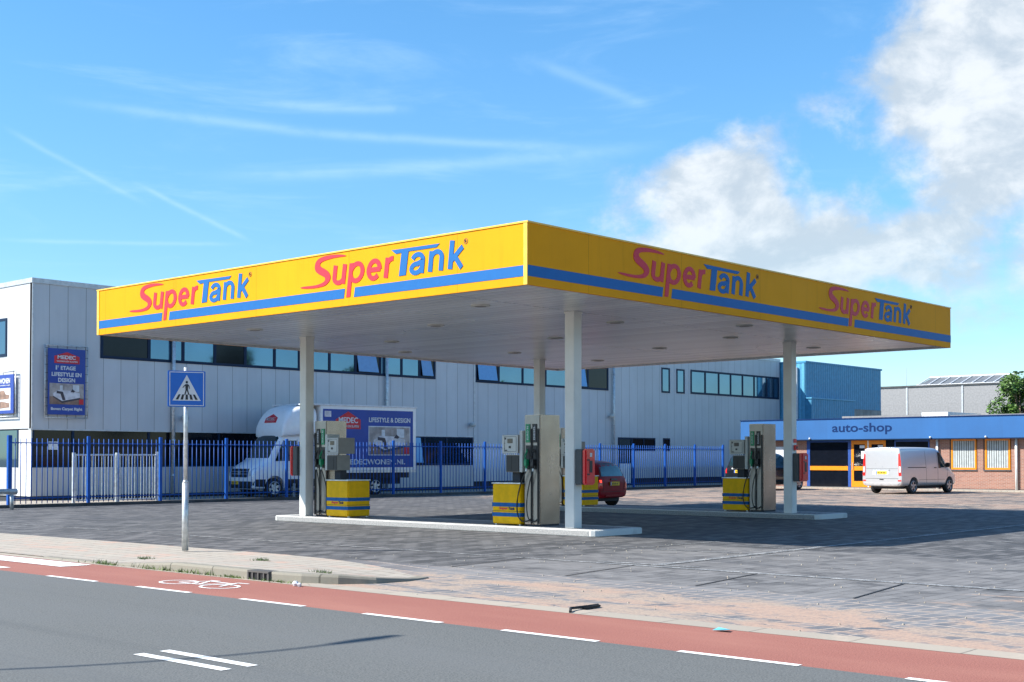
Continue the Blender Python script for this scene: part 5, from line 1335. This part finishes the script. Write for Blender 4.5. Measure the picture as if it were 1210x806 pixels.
# trees across the lot that only show as reflections in the office windows
for i, (x, y, h) in enumerate(((72, -48, 14.5), (60, -52, 12), (92, -50, 13.5), (112, -46, 14))):
    tree('broadleaf_tree', (x, y, 0), h, h*.36, ('tall', 'smaller', 'medium', 'far')[i]+' tree across the lot mirrored in the office windows', 20+i, 3500, .30)

t = thing('industrial_hall', (118, -75, 0), 'low grey hall across the lot, mirrored in the office windows', 'building')
MB().box(0, 60, 0, 14, 0, 11.0).build('wall', M['boxgrey'], t); MB().box(-.3, 60.3, -.3, 14.3, 11.0, 11.8).build('roof_edge', M['ban_white'], t)
for k in range(9): MB().box(3+k*6.3, 7+k*6.3, 14.0, 14.05, 1.2, 3.2).build('window', M['glass_dark'], t)
# ================================================================== SMALL THINGS
rng = random.Random(3)
m = MB()
for _ in range(520):
    y = rng.choice([rng.gauss(1.0, .5), rng.gauss(.3, .5), rng.gauss(-.45, .12), rng.gauss(-1.5, .25), rng.gauss(2.7, .25)])
    if not -2.2 < y < 4.2: continue
    x = -6.54+rng.gauss(0, .02); h = rng.uniform(.02, .085)*(1.1 if y > -.1 else .6); dx, dy = rng.gauss(0, .03), rng.gauss(0, .03)
    z0 = .0; wv = rng.uniform(.004, .010); an = rng.uniform(0, math.pi); ux, uy = math.cos(an)*wv, math.sin(an)*wv
    m.add([(x-ux, y-uy, z0), (x+ux, y+uy, z0), (x+dx, y+dy, h)], [(0,1,2)])
for _ in range(160):
    (cx_, cy_) = rng.choice([(-5.6, 3.1), (-5.0, .9), (-5.9, -1.6)]); x, y = cx_+rng.gauss(0, .05), cy_+rng.gauss(0, .08); z0 = swz(x, y)
    dx, dy = rng.gauss(0, .03), rng.gauss(0, .03); m.add([(x-.006, y, z0), (x+.006, y, z0), (x+dx, y+dy, z0+rng.uniform(.02, .06))], [(0,1,2)])
tag(m.build('weeds', M['weed'], recalc=False), 'thin green weeds growing along the kerb of the bike lane', 'weeds', kind='stuff')
t = thing('street_drain', (-6.52, -1.05, 0), 'dark iron kerb drain set in the sidewalk edge', 'drain')
MB().box(-.03, .16, -.23, .23, .095, .125).build('drain_lid', M['iron'], t, bevel=.006)
m = MB(); m.box(-.03, .02, -.23, -.20, .0, .095).box(-.03, .02, .20, .23, .0, .095); 
for y in (-.12, 0, .12): m.box(-.028, .0, y-.012, y+.012, .0, .10)
m.build('drain_grate', M['iron'], t); MB().box(-.01, .05, -.20, .20, .0, .094).build('drain_mouth', M['black'], t)
m = MB(); pts = [(-6.60, -6.36, .01), (-6.48, -6.27, .035), (-6.40, -6.26, .03), (-6.15, -6.25, .025), (-5.95, -6.22, .02)]
m.tube(pts, .016, 8); m.box(-6.28, -5.98, -6.28, -6.20, .006, .028)
tag(m.build('rubber_strip', M['rubber'], bevel=.006), 'bent black rubber strip lying on the entrance gutter', 'debris')
m = MB(); m.add([(-6.80,-8.22,.012),(-6.72,-8.24,.03),(-6.70,-8.36,.014),(-6.80,-8.38,.028)], [(0,1,2,3)]); m.add([(-6.80,-8.22,.008),(-6.72,-8.24,.024),(-6.70,-8.36,.010),(-6.80,-8.38,.022)], [(3,2,1,0)])
tag(m.build('litter_wrapper', mat('wrapper_blue', (.15, .5, .6), .4)), 'pale blue crumpled wrapper at the edge of the bike lane', 'litter')
m = MB(); m.lathe([(0, .03), (.03, .045), (.06, .02)], (-6.7, -2.02, .004), 'z', 7); m.lathe([(0, .02), (.03, .03), (.045, .01)], (-6.72, -2.12, .004), 'z', 6)
tag(m.build('litter_paper', M['ban_white']), 'crumpled white paper beside the kerb corner', 'litter')
m = MB()
for _ in range(260):
    x = rng.uniform(-6.5, 3); y = rng.uniform(-10, 1.2)
    if x < -3.6 and y > -2.4: continue
    r0 = rng.uniform(.006, .016); m.lathe([(0, r0), (r0*.9, r0*.5)], (x, y, -.003), 'z', 5)
tag(m.build('gravel', M['gutter']), 'scattered grit and pebbles on the forecourt', 'grit', kind='stuff')
# small bollard behind the fence
t = thing('bollard', (15.9, 26.3, .03), 'small leaning grey marker post behind the fence left of the truck', 'bollard')
MB().box(-.05, .03, -.04, .04, 0, .55).build('post', M['galv'], t, bevel=.01)

# ------------------------------------------------------------------ parent inverse clean-up
scene.render.engine = 'CYCLES'
scene.cycles.max_bounces = 8; scene.cycles.glossy_bounces = 4; scene.cycles.diffuse_bounces = 4
